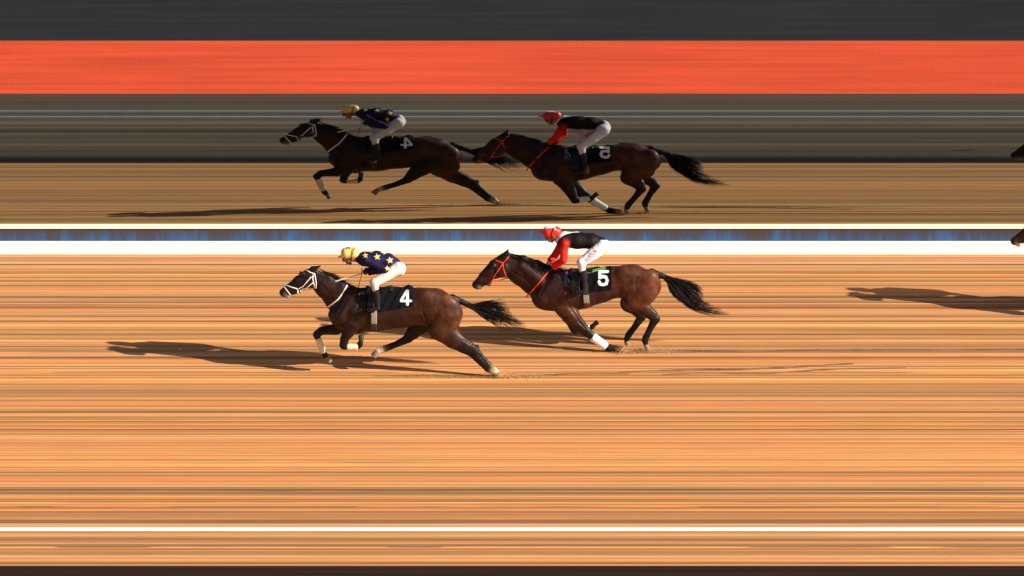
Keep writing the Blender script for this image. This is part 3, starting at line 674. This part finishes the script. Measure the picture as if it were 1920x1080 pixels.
hoof(f5, h5, (1114, 609, -0.13), (1120.5, 603.5, -0.13), M['darkhoof'], 4.2, 5.2)
hoof(f5, h5, (1211.5, 647, 0.13), (1215, 656.5, 0.13), M['hoof'], 4.8, 4.6)
hoof(f5, h5, (1175, 640, -0.13), (1176.5, 648, -0.13), M['hoof'], 4.8, 4.8)
wrap(f5, h5, (1110, 631, 0.14), (1137, 650, 0.14), 8.6, 7.2, M['whitewrap'])
wrap(f5, h5, (1086, 618.5, -0.13), (1106, 614.5, -0.13), 6.0, 5.8, M['whitewrap'])
T5 = [[(1240, 515), (1262, 522), (1288, 528), (1306, 533), (1320, 543)], [(1240, 516), (1264, 524), (1290, 536), (1308, 552), (1318, 566)],
      [(1240, 516), (1264, 527), (1288, 545), (1306, 568), (1345, 578)], [(1240, 517), (1262, 530), (1282, 555), (1312, 579), (1374, 589)],
      [(1240, 518), (1256, 532), (1272, 553), (1296, 577), (1345, 590)], [(1240, 519), (1250, 530), (1253, 540), (1258, 550), (1270, 562)]]
strands('tail', f5, T5, 460, 0.0065, M['hair'], h5, 0.03, 1.6, seg=4, lenv=0.28)
MN5 = [[(950, 474), (962, 478), (975, 484, .04), (985, 492, .09)], [(970, 478), (985, 483), (997, 491, .05), (1004, 502, .12)], [(990, 486), (1003, 491), (1012, 498, .06), (1018, 510, .14)], [(1008, 493), (1020, 497), (1030, 504, .06), (1036, 514, .12)], [(1025, 500), (1040, 503), (1052, 504), (1066, 504)]]
strands('mane', f5, MN5, 360, 0.006, M['hair'], h5, 0.02, 1.3, seg=3)
strap('bridle', f5, P5, [[(954, 481), (943, 493), (938, 501), (928, 516), (921, 529)], [(928, 487), (936, 491), (942, 493)], [(942, 493), (944, 505), (949, 520)], [(921, 529), (936, 526), (950, 521)]], 0.0105, M['redstrap'], h5, 'red webbing bridle')
m = MB(); m.tube([f5.L(p) for p in on_skin(f5, P5, dens([(1029, 508), (1010, 531), (994, 549), (986, 558)], 5), 0.014, 1)], 0.013, 6, 0.5)
m.tube([f5.L(p) for p in on_skin(f5, P5, dens([(1029, 508), (1010, 531), (994, 549), (986, 558)], 5), 0.014, -1)], 0.013, 6, 0.5); m.build('martingale', M['redstrap'], h5)['label'] = 'red strap from the rein to the breast'
m = MB()
for s_ in (1, -1): m.tube(reinline(f5, P5, (949, 522), (1027, 505), s_, 0.12, 0.02), 0.007, 6, 0.6)
m.build('rein', M['darkstrap'], h5)
for s_ in (1, -1):
    m = MB(); p = on_skin(f5, P5, [(916.5, 533)], 0.01, s_)[0] - f5.o
    m.tube([(p[0] + 0.03 * math.cos(a), p[1], p[2] + 0.03 * math.sin(a)) for a in np.linspace(0, 6.283, 15)], 0.008, 6)
    m.build('bit_ring', M['darkstrap'], h5)
def cloth5(V):
    px, py, lat = f5.inv(V); pyc = f5.h - V[:, 2] * CS + np.abs(lat) * KS
    C = np.tile(np.array([0.005, 0.004, 0.006]), (len(V), 1))
    near = stroke_mask(px - 1121.5, 534.5 - pyc, GL['5'], 20, 26, 2.7) & (lat > 0)
    far = stroke_mask(20 - (px - 1124.0), 534.5 - pyc, GL['5'], 20, 26, 2.7) & (lat < 0)
    g = (np.abs(pyc - (510.5 - (px - 1102) * 0.25)) < 2.4) & (px > 1100) & (px < 1136); C[g] = (0.10, 0.26, 0.05)
    C[near | far] = (0.85, 0.85, 0.85)
    return C
draped('saddle_cloth', f5, P5, 1070, 1146, 538, lambda px: 549 - max(0.0, (px - 1100)) * 0.10, M['cloth'], h5, cloth5, bulge=lambda px, v: 0.006 * math.sin(px * 0.3 + 8 * v) + 0.012 * max(0.0, abs(v) - 0.6))
def pad5(V):
    px, py, lat = f5.inv(V); C = np.tile(np.array([0.008, 0.006, 0.009]), (len(V), 1)); C[(px < 1064) | (f5.h - V[:, 2] * CS + np.abs(lat) * KS > 532 + (px - 1058) * 0.25)] = (0.13, 0.075, 0.19); py2 = f5.h - V[:, 2] * CS + np.abs(lat) * KS
    g = (py2 > 522) & (np.abs(px - 1064.5 - (py2 - 522) * 0.5) < 1.7); C[g] = (0.10, 0.42, 0.20); return C
draped('saddle_pad', f5, P5, 1058, 1076, 540, lambda px: 536 + (px - 1058) * 0.25, M['cloth'], h5, pad5, nx=20, nt=120, lift=0.008)
draped('girth', f5, P5, 1089, 1100, 545, lambda px: 600, M['girth'], h5, lambda V: girthcol(V, f5, 553, 568, (0.26, 0.20, 0.15), (0.10, 0.022, 0.014)), nx=8, nt=150, lift=0.020, thick=0.008, slant=0.06)
saddle(f5, h5, 1090, 507, M['boot'], 20)

# ================================================================ RIDERS
SK = (0.30, 0.14, 0.085)
def hand_prims(W, F_, side, grow=0.0, col=SK):
    """fist closed round the rein: W wrist point, F_ forward unit vector, side +1 near / -1 far"""
    W = Vector(W); f = Vector(F_).normalized(); up = Vector((0, 0, 1)); up = (up - f * up.dot(f)).normalized(); inn = f.cross(up) * 1.0
    if inn.y * side < 0: inn = -inn                     # inward = away from the near side for the near hand
    pr = [prim(W, W + f * 0.055, 0.026 + grow, 0.030 + grow, 0.8, 0.012, col), prim(W + f * 0.05 + up * 0.022, W + f * 0.05 - up * 0.028, 0.021 + grow, 0.019 + grow, 0.9, 0.008, col)]
    for i, (o, l) in enumerate(((0.030, 0.90), (0.011, 1.0), (-0.009, 0.95), (-0.028, 0.80))):
        a = W + f * 0.072 + up * o; b = a + f * 0.026 * l + inn * 0.010; c_ = b - f * 0.004 + inn * 0.026 * l; d = c_ - f * 0.026 * l - inn * 0.002
        for p, q, r in ((a, b, 0.0095), (b, c_, 0.009), (c_, d, 0.008)): pr.append(prim(p, q, r + grow, r * 0.95 + grow, 1, 0.004, col))
    a = W + f * 0.03 + up * 0.024 + inn * 0.010; b = a + f * 0.034 + up * 0.014 + inn * 0.008; c_ = b + f * 0.026 + inn * 0.012 - up * 0.006
    pr += [prim(a, b, 0.012 + grow, 0.010 + grow, 1, 0.006, col), prim(b, c_, 0.010 + grow, 0.0085 + grow, 1, 0.004, col)]
    return pr

def rider(fr, loc_px, label, J, horse, group='jockeys crouched over their horses'):
    o = np.array([(loc_px - 960) / S, -fr.d, 0.0]); o[2] = (fr.h - J['seat']) / CS
    root = empty('person', o, label, 'person', group)
    fr_o = fr.o; fr.o = o; horse_o = fr_o
    ch = fr.chain
    # body: one continuous figure
    B = []
    hd = J['head']                                     # dict of px positions
    B += ch([(hd['skull'][0], hd['skull'][1], 9.3, 0), (hd['skull'][0] + 5, hd['skull'][1] + 1, 9.3, 0)], 0.82, 0.02, SK)
    B += ch([(hd['skull'][0], hd['skull'][1] + 5, 7.5, 0), (hd['jaw'][0], hd['jaw'][1], 5.2, 0)], 0.85, 0.02, SK)
    B += ch([(hd['jaw'][0], hd['jaw'][1], 4.8, 0), (hd['chin'][0], hd['chin'][1], 3.0, 0)], 0.9, 0.015, SK)
    B += ch([(hd['brow'][0], hd['brow'][1], 1.6, 0), (hd['nose'][0], hd['nose'][1], 1.5, 0)], 0.8, 0.012, SK)
    B += ch([(hd['lip'][0], hd['lip'][1], 1.4, -0.02), (hd['lip'][0], hd['lip'][1], 1.4, 0.02)], 1, 0.008, (0.30, 0.09, 0.07))
    for s_ in (1, -1):
        B.append(prim(fr.P(hd['ear'][0], hd['ear'][1], 0.082 * s_), fr.P(hd['ear'][0] - 1, hd['ear'][1] + 4, 0.08 * s_), 2.3 / S, 1.7 / S, 0.5, 0.01, SK))
        e1 = hd['eye']; B.append(prim(fr.P(e1[0], e1[1], 0.045 * s_), fr.P(e1[0] + 1, e1[1], 0.05 * s_), 1.3 / S, 1.3 / S, 1, 0.008, (0.05, 0.03, 0.02), -1))
    B += ch([(*J['neck'][0], 6.0, 0), (*J['neck'][1], 7.5, 0)], 0.9, 0.02, SK)
    for a, b in zip(J['spine'][:-1], J['spine'][1:]): B += ch([(a[0], a[1], a[2] - 1.6, 0), (b[0], b[1], b[2] - 1.6, 0)], J.get('tw', 1.2), 0.04, SK)
    arms = []
    for s_, A in ((1, J['near_arm']), (-1, J['far_arm'])):
        sh, el, wr = A
        B += ch([(sh[0], sh[1], 5.4, s_ * sh[2]), (el[0], el[1], 4.2, s_ * el[2])], 1, 0.03, SK) + ch([(el[0], el[1], 4.0, s_ * el[2]), (wr[0], wr[1], 2.6, s_ * wr[2])], 1, 0.015, SK)
        W = fr.P(wr[0], wr[1], s_ * wr[2]); E = fr.P(el[0], el[1], s_ * el[2]); d = W - E; d /= np.linalg.norm(d)
        B += hand_prims(W, d, s_); arms.append((W, d, s_))
    legs = []
    for s_, Lg in ((1, J['near_leg']), (-1, J['far_leg'])):
        hp, kn, an, toe, heel = Lg
        B += ch([(hp[0], hp[1], 9.5, s_ * hp[2]), (kn[0], kn[1], 6.2, s_ * kn[2])], 1, 0.03, SK)
        B += ch([(kn[0], kn[1], 5.0, s_ * kn[2]), ((kn[0] + an[0]) / 2 + 1, (kn[1] + an[1]) / 2, 4.2, s_ * kn[2]), (an[0], an[1], 3.0, s_ * an[2])], 1, 0.015, SK)
        B += ch([(heel[0], heel[1], 3.2, s_ * heel[2]), (toe[0], toe[1], 2.4, s_ * toe[2])], 1.0, 0.012, SK)
        legs.append((s_, hp, kn, an, toe, heel))
    blob('body', B, 0.0085, M['skin'], root, fr.o)
    for (W, d, s_) in arms: blob('glove', hand_prims(W, d, s_, 0.0022, (0.02, 0.02, 0.03)), 0.005, M['glove'], root, fr.o)
    # shirt
    Sh = []
    for a, b in zip(J['spine'][:-1], J['spine'][1:]): Sh += ch([(a[0], a[1], a[2], 0), (b[0], b[1], b[2], 0)], J.get('tw', 1.2), 0.04, J['c_body'])
    Sh += ch([(*J['neck'][1], 8.2, 0), (J['spine'][0][0], J['spine'][0][1], J['spine'][0][2], 0)], 1, 0.03, J['c_body'])
    for s_, A in ((1, J['near_arm']), (-1, J['far_arm'])):
        sh, el, wr = A; cs = J['c_sleeve']; er = J.get('sleeve', 6.6)
        Sh += ch([(sh[0] + 2, sh[1], 9, s_ * sh[2] * 0.6), (sh[0], sh[1], 8.4, s_ * sh[2])], 1, 0.04, J['c_body'])
        Sh += ch([(sh[0], sh[1], er + 1.2, s_ * sh[2]), (el[0], el[1], er, s_ * el[2])], 1, 0.02, cs)
        Sh += ch([(el[0], el[1], er, s_ * el[2]), (wr[0] + (el[0] - wr[0]) * .3, wr[1] + (el[1] - wr[1]) * .3, er - 1.2, s_ * wr[2]), (wr[0] + (el[0] - wr[0]) * .06, wr[1] + (el[1] - wr[1]) * .06, 3.6, s_ * wr[2])], 1, 0.012, cs)
        for t in np.linspace(0.15, 0.9, 5):                          # gathered folds of the sleeve
            x_ = el[0] + (wr[0] - el[0]) * t; y_ = el[1] + (wr[1] - el[1]) * t; l_ = el[2] + (wr[2] - el[2]) * t
            Sh += ch([(x_, y_ - 1.5, er * 0.82, s_ * l_), (x_ + 0.8, y_ + 1.5, er * 0.82, s_ * l_)], 1, 0.006, cs)
    b3 = J['spine'][-1]
    blob('shirt', Sh, 0.0075, M['silk'], root, fr.o, J['shirtcol'])
    # breeches
    Br = ch([(*J['pelvis'][0], J['pelvis'][2], 0), (*J['pelvis'][1], J['pelvis'][3], 0)], 1.15, 0.03, J['c_br'])
    for (s_, hp, kn, an, toe, heel) in legs:
        md = (kn[0] + (an[0] - kn[0]) * 0.34, kn[1] + (an[1] - kn[1]) * 0.34)
        Br += ch([(hp[0], hp[1], J['thigh'][0], s_ * hp[2]), ((hp[0] + kn[0]) / 2, (hp[1] + kn[1]) / 2, J['thigh'][1], s_ * (hp[2] + kn[2]) / 2), (kn[0], kn[1], J['thigh'][2], s_ * kn[2]), (md[0], md[1], 6.0, s_ * (kn[2] + 0.01))], 1, 0.02, J['c_br'])
    blob('breeches', Br, 0.0065, M['breech'], root, fr.o, J.get('brcol'))
    for (s_, hp, kn, an, toe, heel) in legs:
        md = (kn[0] + (an[0] - kn[0]) * 0.34, kn[1] + (an[1] - kn[1]) * 0.34)
        Bo = ch([(md[0], md[1] - 1, 6.1, s_ * (kn[2] + 0.01)), ((md[0] + an[0]) / 2 + 1, (md[1] + an[1]) / 2, 6.0, s_ * kn[2]), (an[0], an[1], 4.6, s_ * an[2])], 1, 0.012, J['c_boot'])
        Bo += ch([(an[0], an[1], 4.6, s_ * an[2]), (heel[0], heel[1], 4.2, s_ * heel[2])], 1, 0.01, J['c_boot'])
        Bo += ch([(heel[0], heel[1], 4.2, s_ * heel[2]), (toe[0] + 4, toe[1], 4.0, s_ * toe[2]), (toe[0], toe[1] + 1, 2.8, s_ * toe[2])], 1.1, 0.01, J['c_boot'])
        def bc(V, C, kn=kn, md=md):
            px, py, lat = fr.inv(V)
            if J.get('cuff') is not None: C[py < md[1] - 1.5] = J['cuff']
            return C
        blob('boot', Bo, 0.0075, M['boot'], root, fr.o, bc)
        # stirrup
        m = MB(); c0 = Vector((fr.P((toe[0] * 0.45 + heel[0] * 0.55), toe[1] * 0.5 + heel[1] * 0.5, s_ * toe[2])) - horse_o)
        m.tube([(c0.x, c0.y + 0.075 * math.cos(a), c0.z + 0.04 + 0.085 * math.sin(a)) for a in np.linspace(-0.5, math.pi + 0.5, 14)], 0.007, 6)
        m.box(c0.x - 0.015, c0.x + 0.015, c0.y - 0.065, c0.y + 0.065, c0.z - 0.055, c0.z - 0.043)
        m.tube([(c0.x, c0.y, c0.z + 0.125), (c0.x + 0.01, c0.y + s_ * 0.05, c0.z + 0.36)], 0.008, 6)
        m.build('stirrup', M['darkstrap'], horse)
    # helmet
    H = ch(J['helmet'], 0.93, 0.02, J['c_hel']) + [prim(fr.P(*J['peak'][0], 0), fr.P(*J['peak'][1], 0), 2.3 / S, 1.1 / S, 3.4, 0.012, J['c_hel'])]
    H += [prim(fr.P(J['cut'][0][0], J['cut'][0][1], 0), fr.P(J['cut'][1][0], J['cut'][1][1], 0), J['cut'][2] / S, J['cut'][2] / S, 3.0, 0.006, J['c_hel'], -1)]
    blob('helmet', H, 0.0075, M['helmet'], root, fr.o, J['helcol'])
    m = MB()
    for s_ in (1, -1):
        m.tube([fr.L(fr.P(px, py, s_ * l)) for px, py, l in J['strapline']], 0.008, 6, 0.5)
    m.build('chin_strap', M['darkstrap'], root)
    G = ch([(J['gog'][0], J['gog'][1], 2.6, -0.045), (J['gog'][0], J['gog'][1], 2.6, 0.045)], 1, 0.01, (0.02, 0.02, 0.02))
    blob('goggles', G, 0.007, M['lens'], root, fr.o)
    fr.o = fr_o
    return root

NAVY = (0.012, 0.007, 0.042); YEL = (0.88, 0.62, 0.17)
def shirt4(V, C):
    px, py, lat = f4.inv(V); yy = f4.h - V[:, 2] * CS + np.abs(lat) * KS
    for (sx, sy, r) in ((685, 479, 6.0), (707, 481.5, 7.0), (731, 488, 7.0), (726.5, 503, 5.6)):
        C[in_star(px - sx, -(yy - sy), r, 0.15)] = YEL
    for (sx, sl_, r) in ((697, 0.0, 6), (720, 0.0, 7), (742, 0.0, 6.5)):       # stars along the spine
        C[in_star(px - sx, lat * S - sl_, r) & (V[:, 2] > (f4.h - 480) / CS)] = YEL
    return C
def hel4(V, C):
    px, py, lat = f4.inv(V)
    C[in_star(px - 652.5, lat * S, 8.5, math.pi) & (V[:, 2] > (f4.h - 469) / CS)] = (0.06, 0.02, 0.04)
    return C
J4 = dict(seat=505, head=dict(skull=(651, 478), jaw=(652, 489), chin=(657, 494.5), brow=(642, 485), nose=(644.5, 491), lip=(650, 495.5), ear=(661, 483), eye=(645, 486.5)),
          neck=((662, 485), (672, 484.5)), spine=[(683, 485.5, 13.5), (706, 487, 16), (728, 491, 15.5), (740, 495, 11.5)], tw=1.15,
          near_arm=((686, 488, 0.19), (722, 505.5, 0.27), (690, 510, 0.13)), far_arm=((686, 487, 0.19), (722, 505.5, 0.27), (692, 506, 0.10)),
          near_leg=((746, 503, 0.13), (702, 530, 0.31), (708, 570, 0.33), (690, 580.5, 0.35), (709, 577.5, 0.34)),
          far_leg=((746, 503, 0.13), (702, 530, 0.31), (708, 570, 0.33), (690, 580.5, 0.35), (709, 577.5, 0.34)),
          pelvis=((739, 499), (748, 504), 11.5, 13.3), thigh=(12.2, 10.4, 8.6), c_body=NAVY, c_sleeve=NAVY, sleeve=6.8, shirtcol=shirt4,
          c_br=(0.66, 0.61, 0.55), c_boot=(0.016, 0.012, 0.012), helmet=[(650, 474.5, 11.2, 0), (663, 474.0, 10.6, 0)], peak=((643, 480), (634, 482.3)),
          cut=((634, 492.5), (672, 491.5), 8.0), c_hel=YEL, helcol=hel4,
          strapline=[(665, 464.5, .06), (662.5, 470, .098), (660, 478, .108), (659, 484, .10), (658, 490, .075), (655.5, 495.5, .03)], gog=(645, 487))
j4 = rider(f4, 720, 'person in navy silks with yellow stars and yellow helmet, crouched on the leading horse', J4, h4)
m = MB(); o4 = np.array(j4.location)
m.tube([f4.P(679, 503, 0.13) - o4, f4.P(678, 515, 0.14) - o4, f4.P(674, 530, 0.15) - o4, f4.P(671.5, 540, 0.16) - o4], [0.009, 0.007, 0.006, 0.008], 6)
wp = m.build('whip', M['darkstrap']); wp.location = j4.location; tag(wp, 'thin dark riding whip pointing down from the gloved hand of the rider in navy', 'whip')

RED = (0.80, 0.022, 0.012); BLACK = (0.008, 0.004, 0.004)
def shirt5(V, C):
    px, py, lat = f5.inv(V); yy = f5.h - V[:, 2] * CS + np.abs(lat) * KS
    edge = 435.0 + 17 * np.exp(-(px - 1046) / 11.0)
    C[(yy < edge) & (px < 1095) & (C[:, 0] < 0.55)] = (0.85, 0.82, 0.78)
    return C
def hel5(V, C):
    px, py, lat = f5.inv(V); C = C.copy()
    C[(np.abs(lat) < 0.055) & (px > 1021) & (px < 1042) & (V[:, 2] > (f5.h - 434) / CS)] = (0.88, 0.84, 0.78)
    C[(np.hypot(px - 1041.5, (f5.h - V[:, 2] * CS + np.abs(lat) * KS) - 430) < 1.7)] = (0.8, 0.75, 0.9)
    return C
def br5(V, C):
    px, py, lat = f5.inv(V); C = C.copy(); yy = f5.h - V[:, 2] * CS + np.abs(lat) * KS
    a = np.array([1101.0, 491.5]); b = np.array([1120.5, 471.5]); u = (b - a) / np.linalg.norm(b - a); nrm = np.array([u[1], -u[0]])
    if nrm[1] > 0: nrm = -nrm
    U = (px - a[0]) * u[0] + (yy - a[1]) * u[1]; Wv = (px - a[0]) * nrm[0] + (yy - a[1]) * nrm[1]; st = 4.7
    for s_ in (1, -1):
        word = 'KURSUN' if s_ > 0 else 'NUSRUK'
        for i, ch_ in enumerate(word):
            uu = U - i * st if s_ > 0 else (3.0 - (U - i * st))
            C[stroke_mask(uu, Wv, GL[ch_], 3.5, 7.0, 0.62) & (lat * s_ > 0.10)] = (0.34, 0.015, 0.012)
    return C
J5 = dict(seat=463, head=dict(skull=(1030, 438), jaw=(1031, 447.5), chin=(1035, 452.5), brow=(1022.5, 443), nose=(1024, 449.5), lip=(1029.5, 453.5), ear=(1039, 442.5), eye=(1025, 444.5)),
          neck=((1040, 445), (1048, 449)), spine=[(1057, 449, 14.5), (1082, 450.5, 15.5), (1108, 452, 14.2), (1126, 455, 11)], tw=1.15,
          near_arm=((1058, 458, 0.18), (1057, 487, 0.24), (1038, 500, 0.13)), far_arm=((1054, 456, 0.18), (1042, 476, 0.20), (1031, 490, 0.10)),
          near_leg=((1130, 463, 0.13), (1090, 492, 0.30), (1096, 537, 0.33), (1076, 548, 0.35), (1094, 546, 0.34)),
          far_leg=((1130, 463, 0.13), (1090, 492, 0.30), (1096, 537, 0.33), (1076, 548, 0.35), (1094, 546, 0.34)),
          pelvis=((1122, 457), (1132, 462), 10.5, 13.5), thigh=(13.5, 11.2, 8.6), c_body=BLACK, c_sleeve=RED, sleeve=7.0, shirtcol=shirt5,
          c_br=(0.74, 0.72, 0.72), brcol=br5, c_boot=(0.014, 0.011, 0.013), cuff=(0.30, 0.03, 0.015),
          helmet=[(1028.5, 435.2, 11.6, 0), (1042, 434.8, 10.8, 0)], peak=((1018, 436), (1009.5, 436.5)), cut=((1012, 453), (1050, 453.5), 8.0), c_hel=RED, helcol=hel5,
          strapline=[(1041, 425.5, .06), (1038, 431, .098), (1034, 438, .108), (1034, 445, .095), (1034.5, 450, .07), (1034.5, 454.5, .03)], gog=(1024.5, 445.5))
J5['head']['skull'] = (1029, 439)
j5 = rider(f5, 1110, 'person in black silks with red sleeves and red helmet, riding the second horse', J5, h5)

# ---------------------------------------------------------------- third horse and rider, entering at the right edge
Q3 = 0.95; DX = (1893 - 522 - 178 * (1 - Q3)) / S; d3 = (599.0 - G0) / KS
def copy_tree(o, skip=(), parent=None):
    n = o.copy(); COL.objects.link(n)
    if parent is not None: n.parent = parent
    for ch_ in list(o.children):
        if ch_.name.split('.')[0] in skip: continue
        copy_tree(ch_, skip, n)
    return n
h3 = copy_tree(h4, ('bridle', 'rein', 'breastplate', 'bit_ring', 'saddle_cloth', 'mane')); h3.location.x += DX; h3.location.y = -d3; h3.scale = (Q3, Q3, Q3)
h3['label'] = 'third brown horse entering at the right edge, only its muzzle in the picture'
j3 = copy_tree(j4); j3.location = (h3.location.x + (j4.location.x - h4.location.x) * Q3, -d3, j4.location.z * Q3); j3.scale = (Q3, Q3, Q3)
j3['label'] = 'person riding the third horse outside the right edge, known from the shadow on the sand'

# ---------------------------------------------------------------- kicked-up sand, and low dark ridges painted as dust shadows
m_grain = pmat('loose_sand', 0.95, 0.1, (0.66, 0.34, 0.15), mottle=0.2, mscale=40)
def grains(name, spots, label):
    mb = MB()
    for (fr, px, py, lat, sx, sz, n, lift) in spots:
        for i in range(n):
            p = fr.P(px + random.gauss(0, sx), py, lat + random.gauss(0, 0.10)); p[2] = abs(random.gauss(0, sz)) * 1.0 + 0.006 + lift * random.random()
            r = 0.003 + 0.008 * random.random() ** 3
            a = random.random() * 3; q = [Vector((r * math.cos(a), r * math.sin(a), 0)), Vector((-r * math.sin(a), r * math.cos(a), 0)), Vector((0, 0, r))]
            P = Vector(p); V = [P + q[0], P + q[1], P - q[0], P - q[1], P + q[2], P - q[2] * 0.7]
            mb.add(V, [(0, 1, 4), (1, 2, 4), (2, 3, 4), (3, 0, 4), (1, 0, 5), (2, 1, 5), (3, 2, 5), (0, 3, 5)])
    for i in range(320):                                  # thin fan of sand flung back from the driving hoof
        t = random.random(); p = f4.P(942 + 85 * t, 704, 0.13 + random.gauss(0, 0.03)); p[2] = 0.03 + 0.30 * t ** 1.2 * (1 - 0.25 * random.random()); r_ = random.uniform(0.002, 0.0045)
        P = Vector(p); mb.add([P + Vector((r_, 0, 0)), P + Vector((-r_, 0, 0)), P + Vector((0, r_, 0)), P + Vector((0, 0, r_))], [(0, 2, 3), (2, 1, 3), (1, 0, 3), (0, 1, 2)])
    return tag(mb.build(name, m_grain, smooth=False), label, kind='stuff')
grains('kicked_sand', [(f4, 938, 704, 0.13, 6, 0.035, 500, 0.05), (f4, 952, 706, 0.13, 12, 0.02, 500, 0.02), (f4, 985, 706, 0.13, 30, 0.02, 260, 0.0), (f4, 880, 704, 0.13, 50, 0.012, 300, 0.0),
                       (f5, 1168, 657, 0.14, 8, 0.05, 500, 0.06), (f5, 1195, 657, 0.1, 16, 0.03, 450, 0.03), (f5, 1178, 655, -0.1, 5, 0.06, 160, 0.10), (f5, 1235, 657, 0.1, 40, 0.02, 300, 0.0)], 'loose sand thrown up around the striking hooves')
def shade_ridge(mb, pts, w0, h0, n=160):
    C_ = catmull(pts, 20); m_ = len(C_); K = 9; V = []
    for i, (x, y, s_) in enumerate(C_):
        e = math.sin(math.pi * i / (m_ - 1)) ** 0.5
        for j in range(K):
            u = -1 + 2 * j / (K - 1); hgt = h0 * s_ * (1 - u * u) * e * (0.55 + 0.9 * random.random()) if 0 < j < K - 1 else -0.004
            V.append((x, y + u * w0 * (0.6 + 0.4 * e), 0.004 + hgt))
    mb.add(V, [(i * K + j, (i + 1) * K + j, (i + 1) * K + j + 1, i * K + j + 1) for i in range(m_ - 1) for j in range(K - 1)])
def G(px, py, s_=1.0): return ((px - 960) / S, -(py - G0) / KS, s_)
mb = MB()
shade_ridge(mb, [G(700, 705, .5), G(780, 705, 1), G(860, 706, .7), G(930, 708, 1), G(1000, 706, 1), G(1080, 702, .8), G(1180, 701, .5)], 0.07, 0.018)
shade_ridge(mb, [G(1110, 660, .6), G(1180, 661, 1), G(1260, 660, .7), G(1400, 659, .7), G(1560, 657, .8), G(1750, 656, .7), G(1980, 655, .6)], 0.085, 0.02)
shade_ridge(mb, [G(1160, 698, .4), G(1240, 696, .8), G(1320, 694, 1), G(1430, 692, .8), G(1500, 688, .8), G(1600, 682, .4)], 0.065, 0.02)
shade_ridge(mb, [G(1240, 703, .4), G(1330, 700, .8), G(1430, 701, .7), G(1560, 693, .7), G(1700, 690, .4)], 0.05, 0.016)
m_dust_shadow = pmat('dust_shadow_sand', 0.95, 0.1, (0.24, 0.125, 0.06), mottle=0.6, mscale=4, mstretch=(0.25, 4, 1), bump=0.5, bscale=40)  # dark colour stands in for the shadows of flung sand and dust
tag(mb.build('dust_shadow_ridge', m_dust_shadow), 'low sand ridges coloured dark to stand in for shadows of flung dust', kind='stuff')
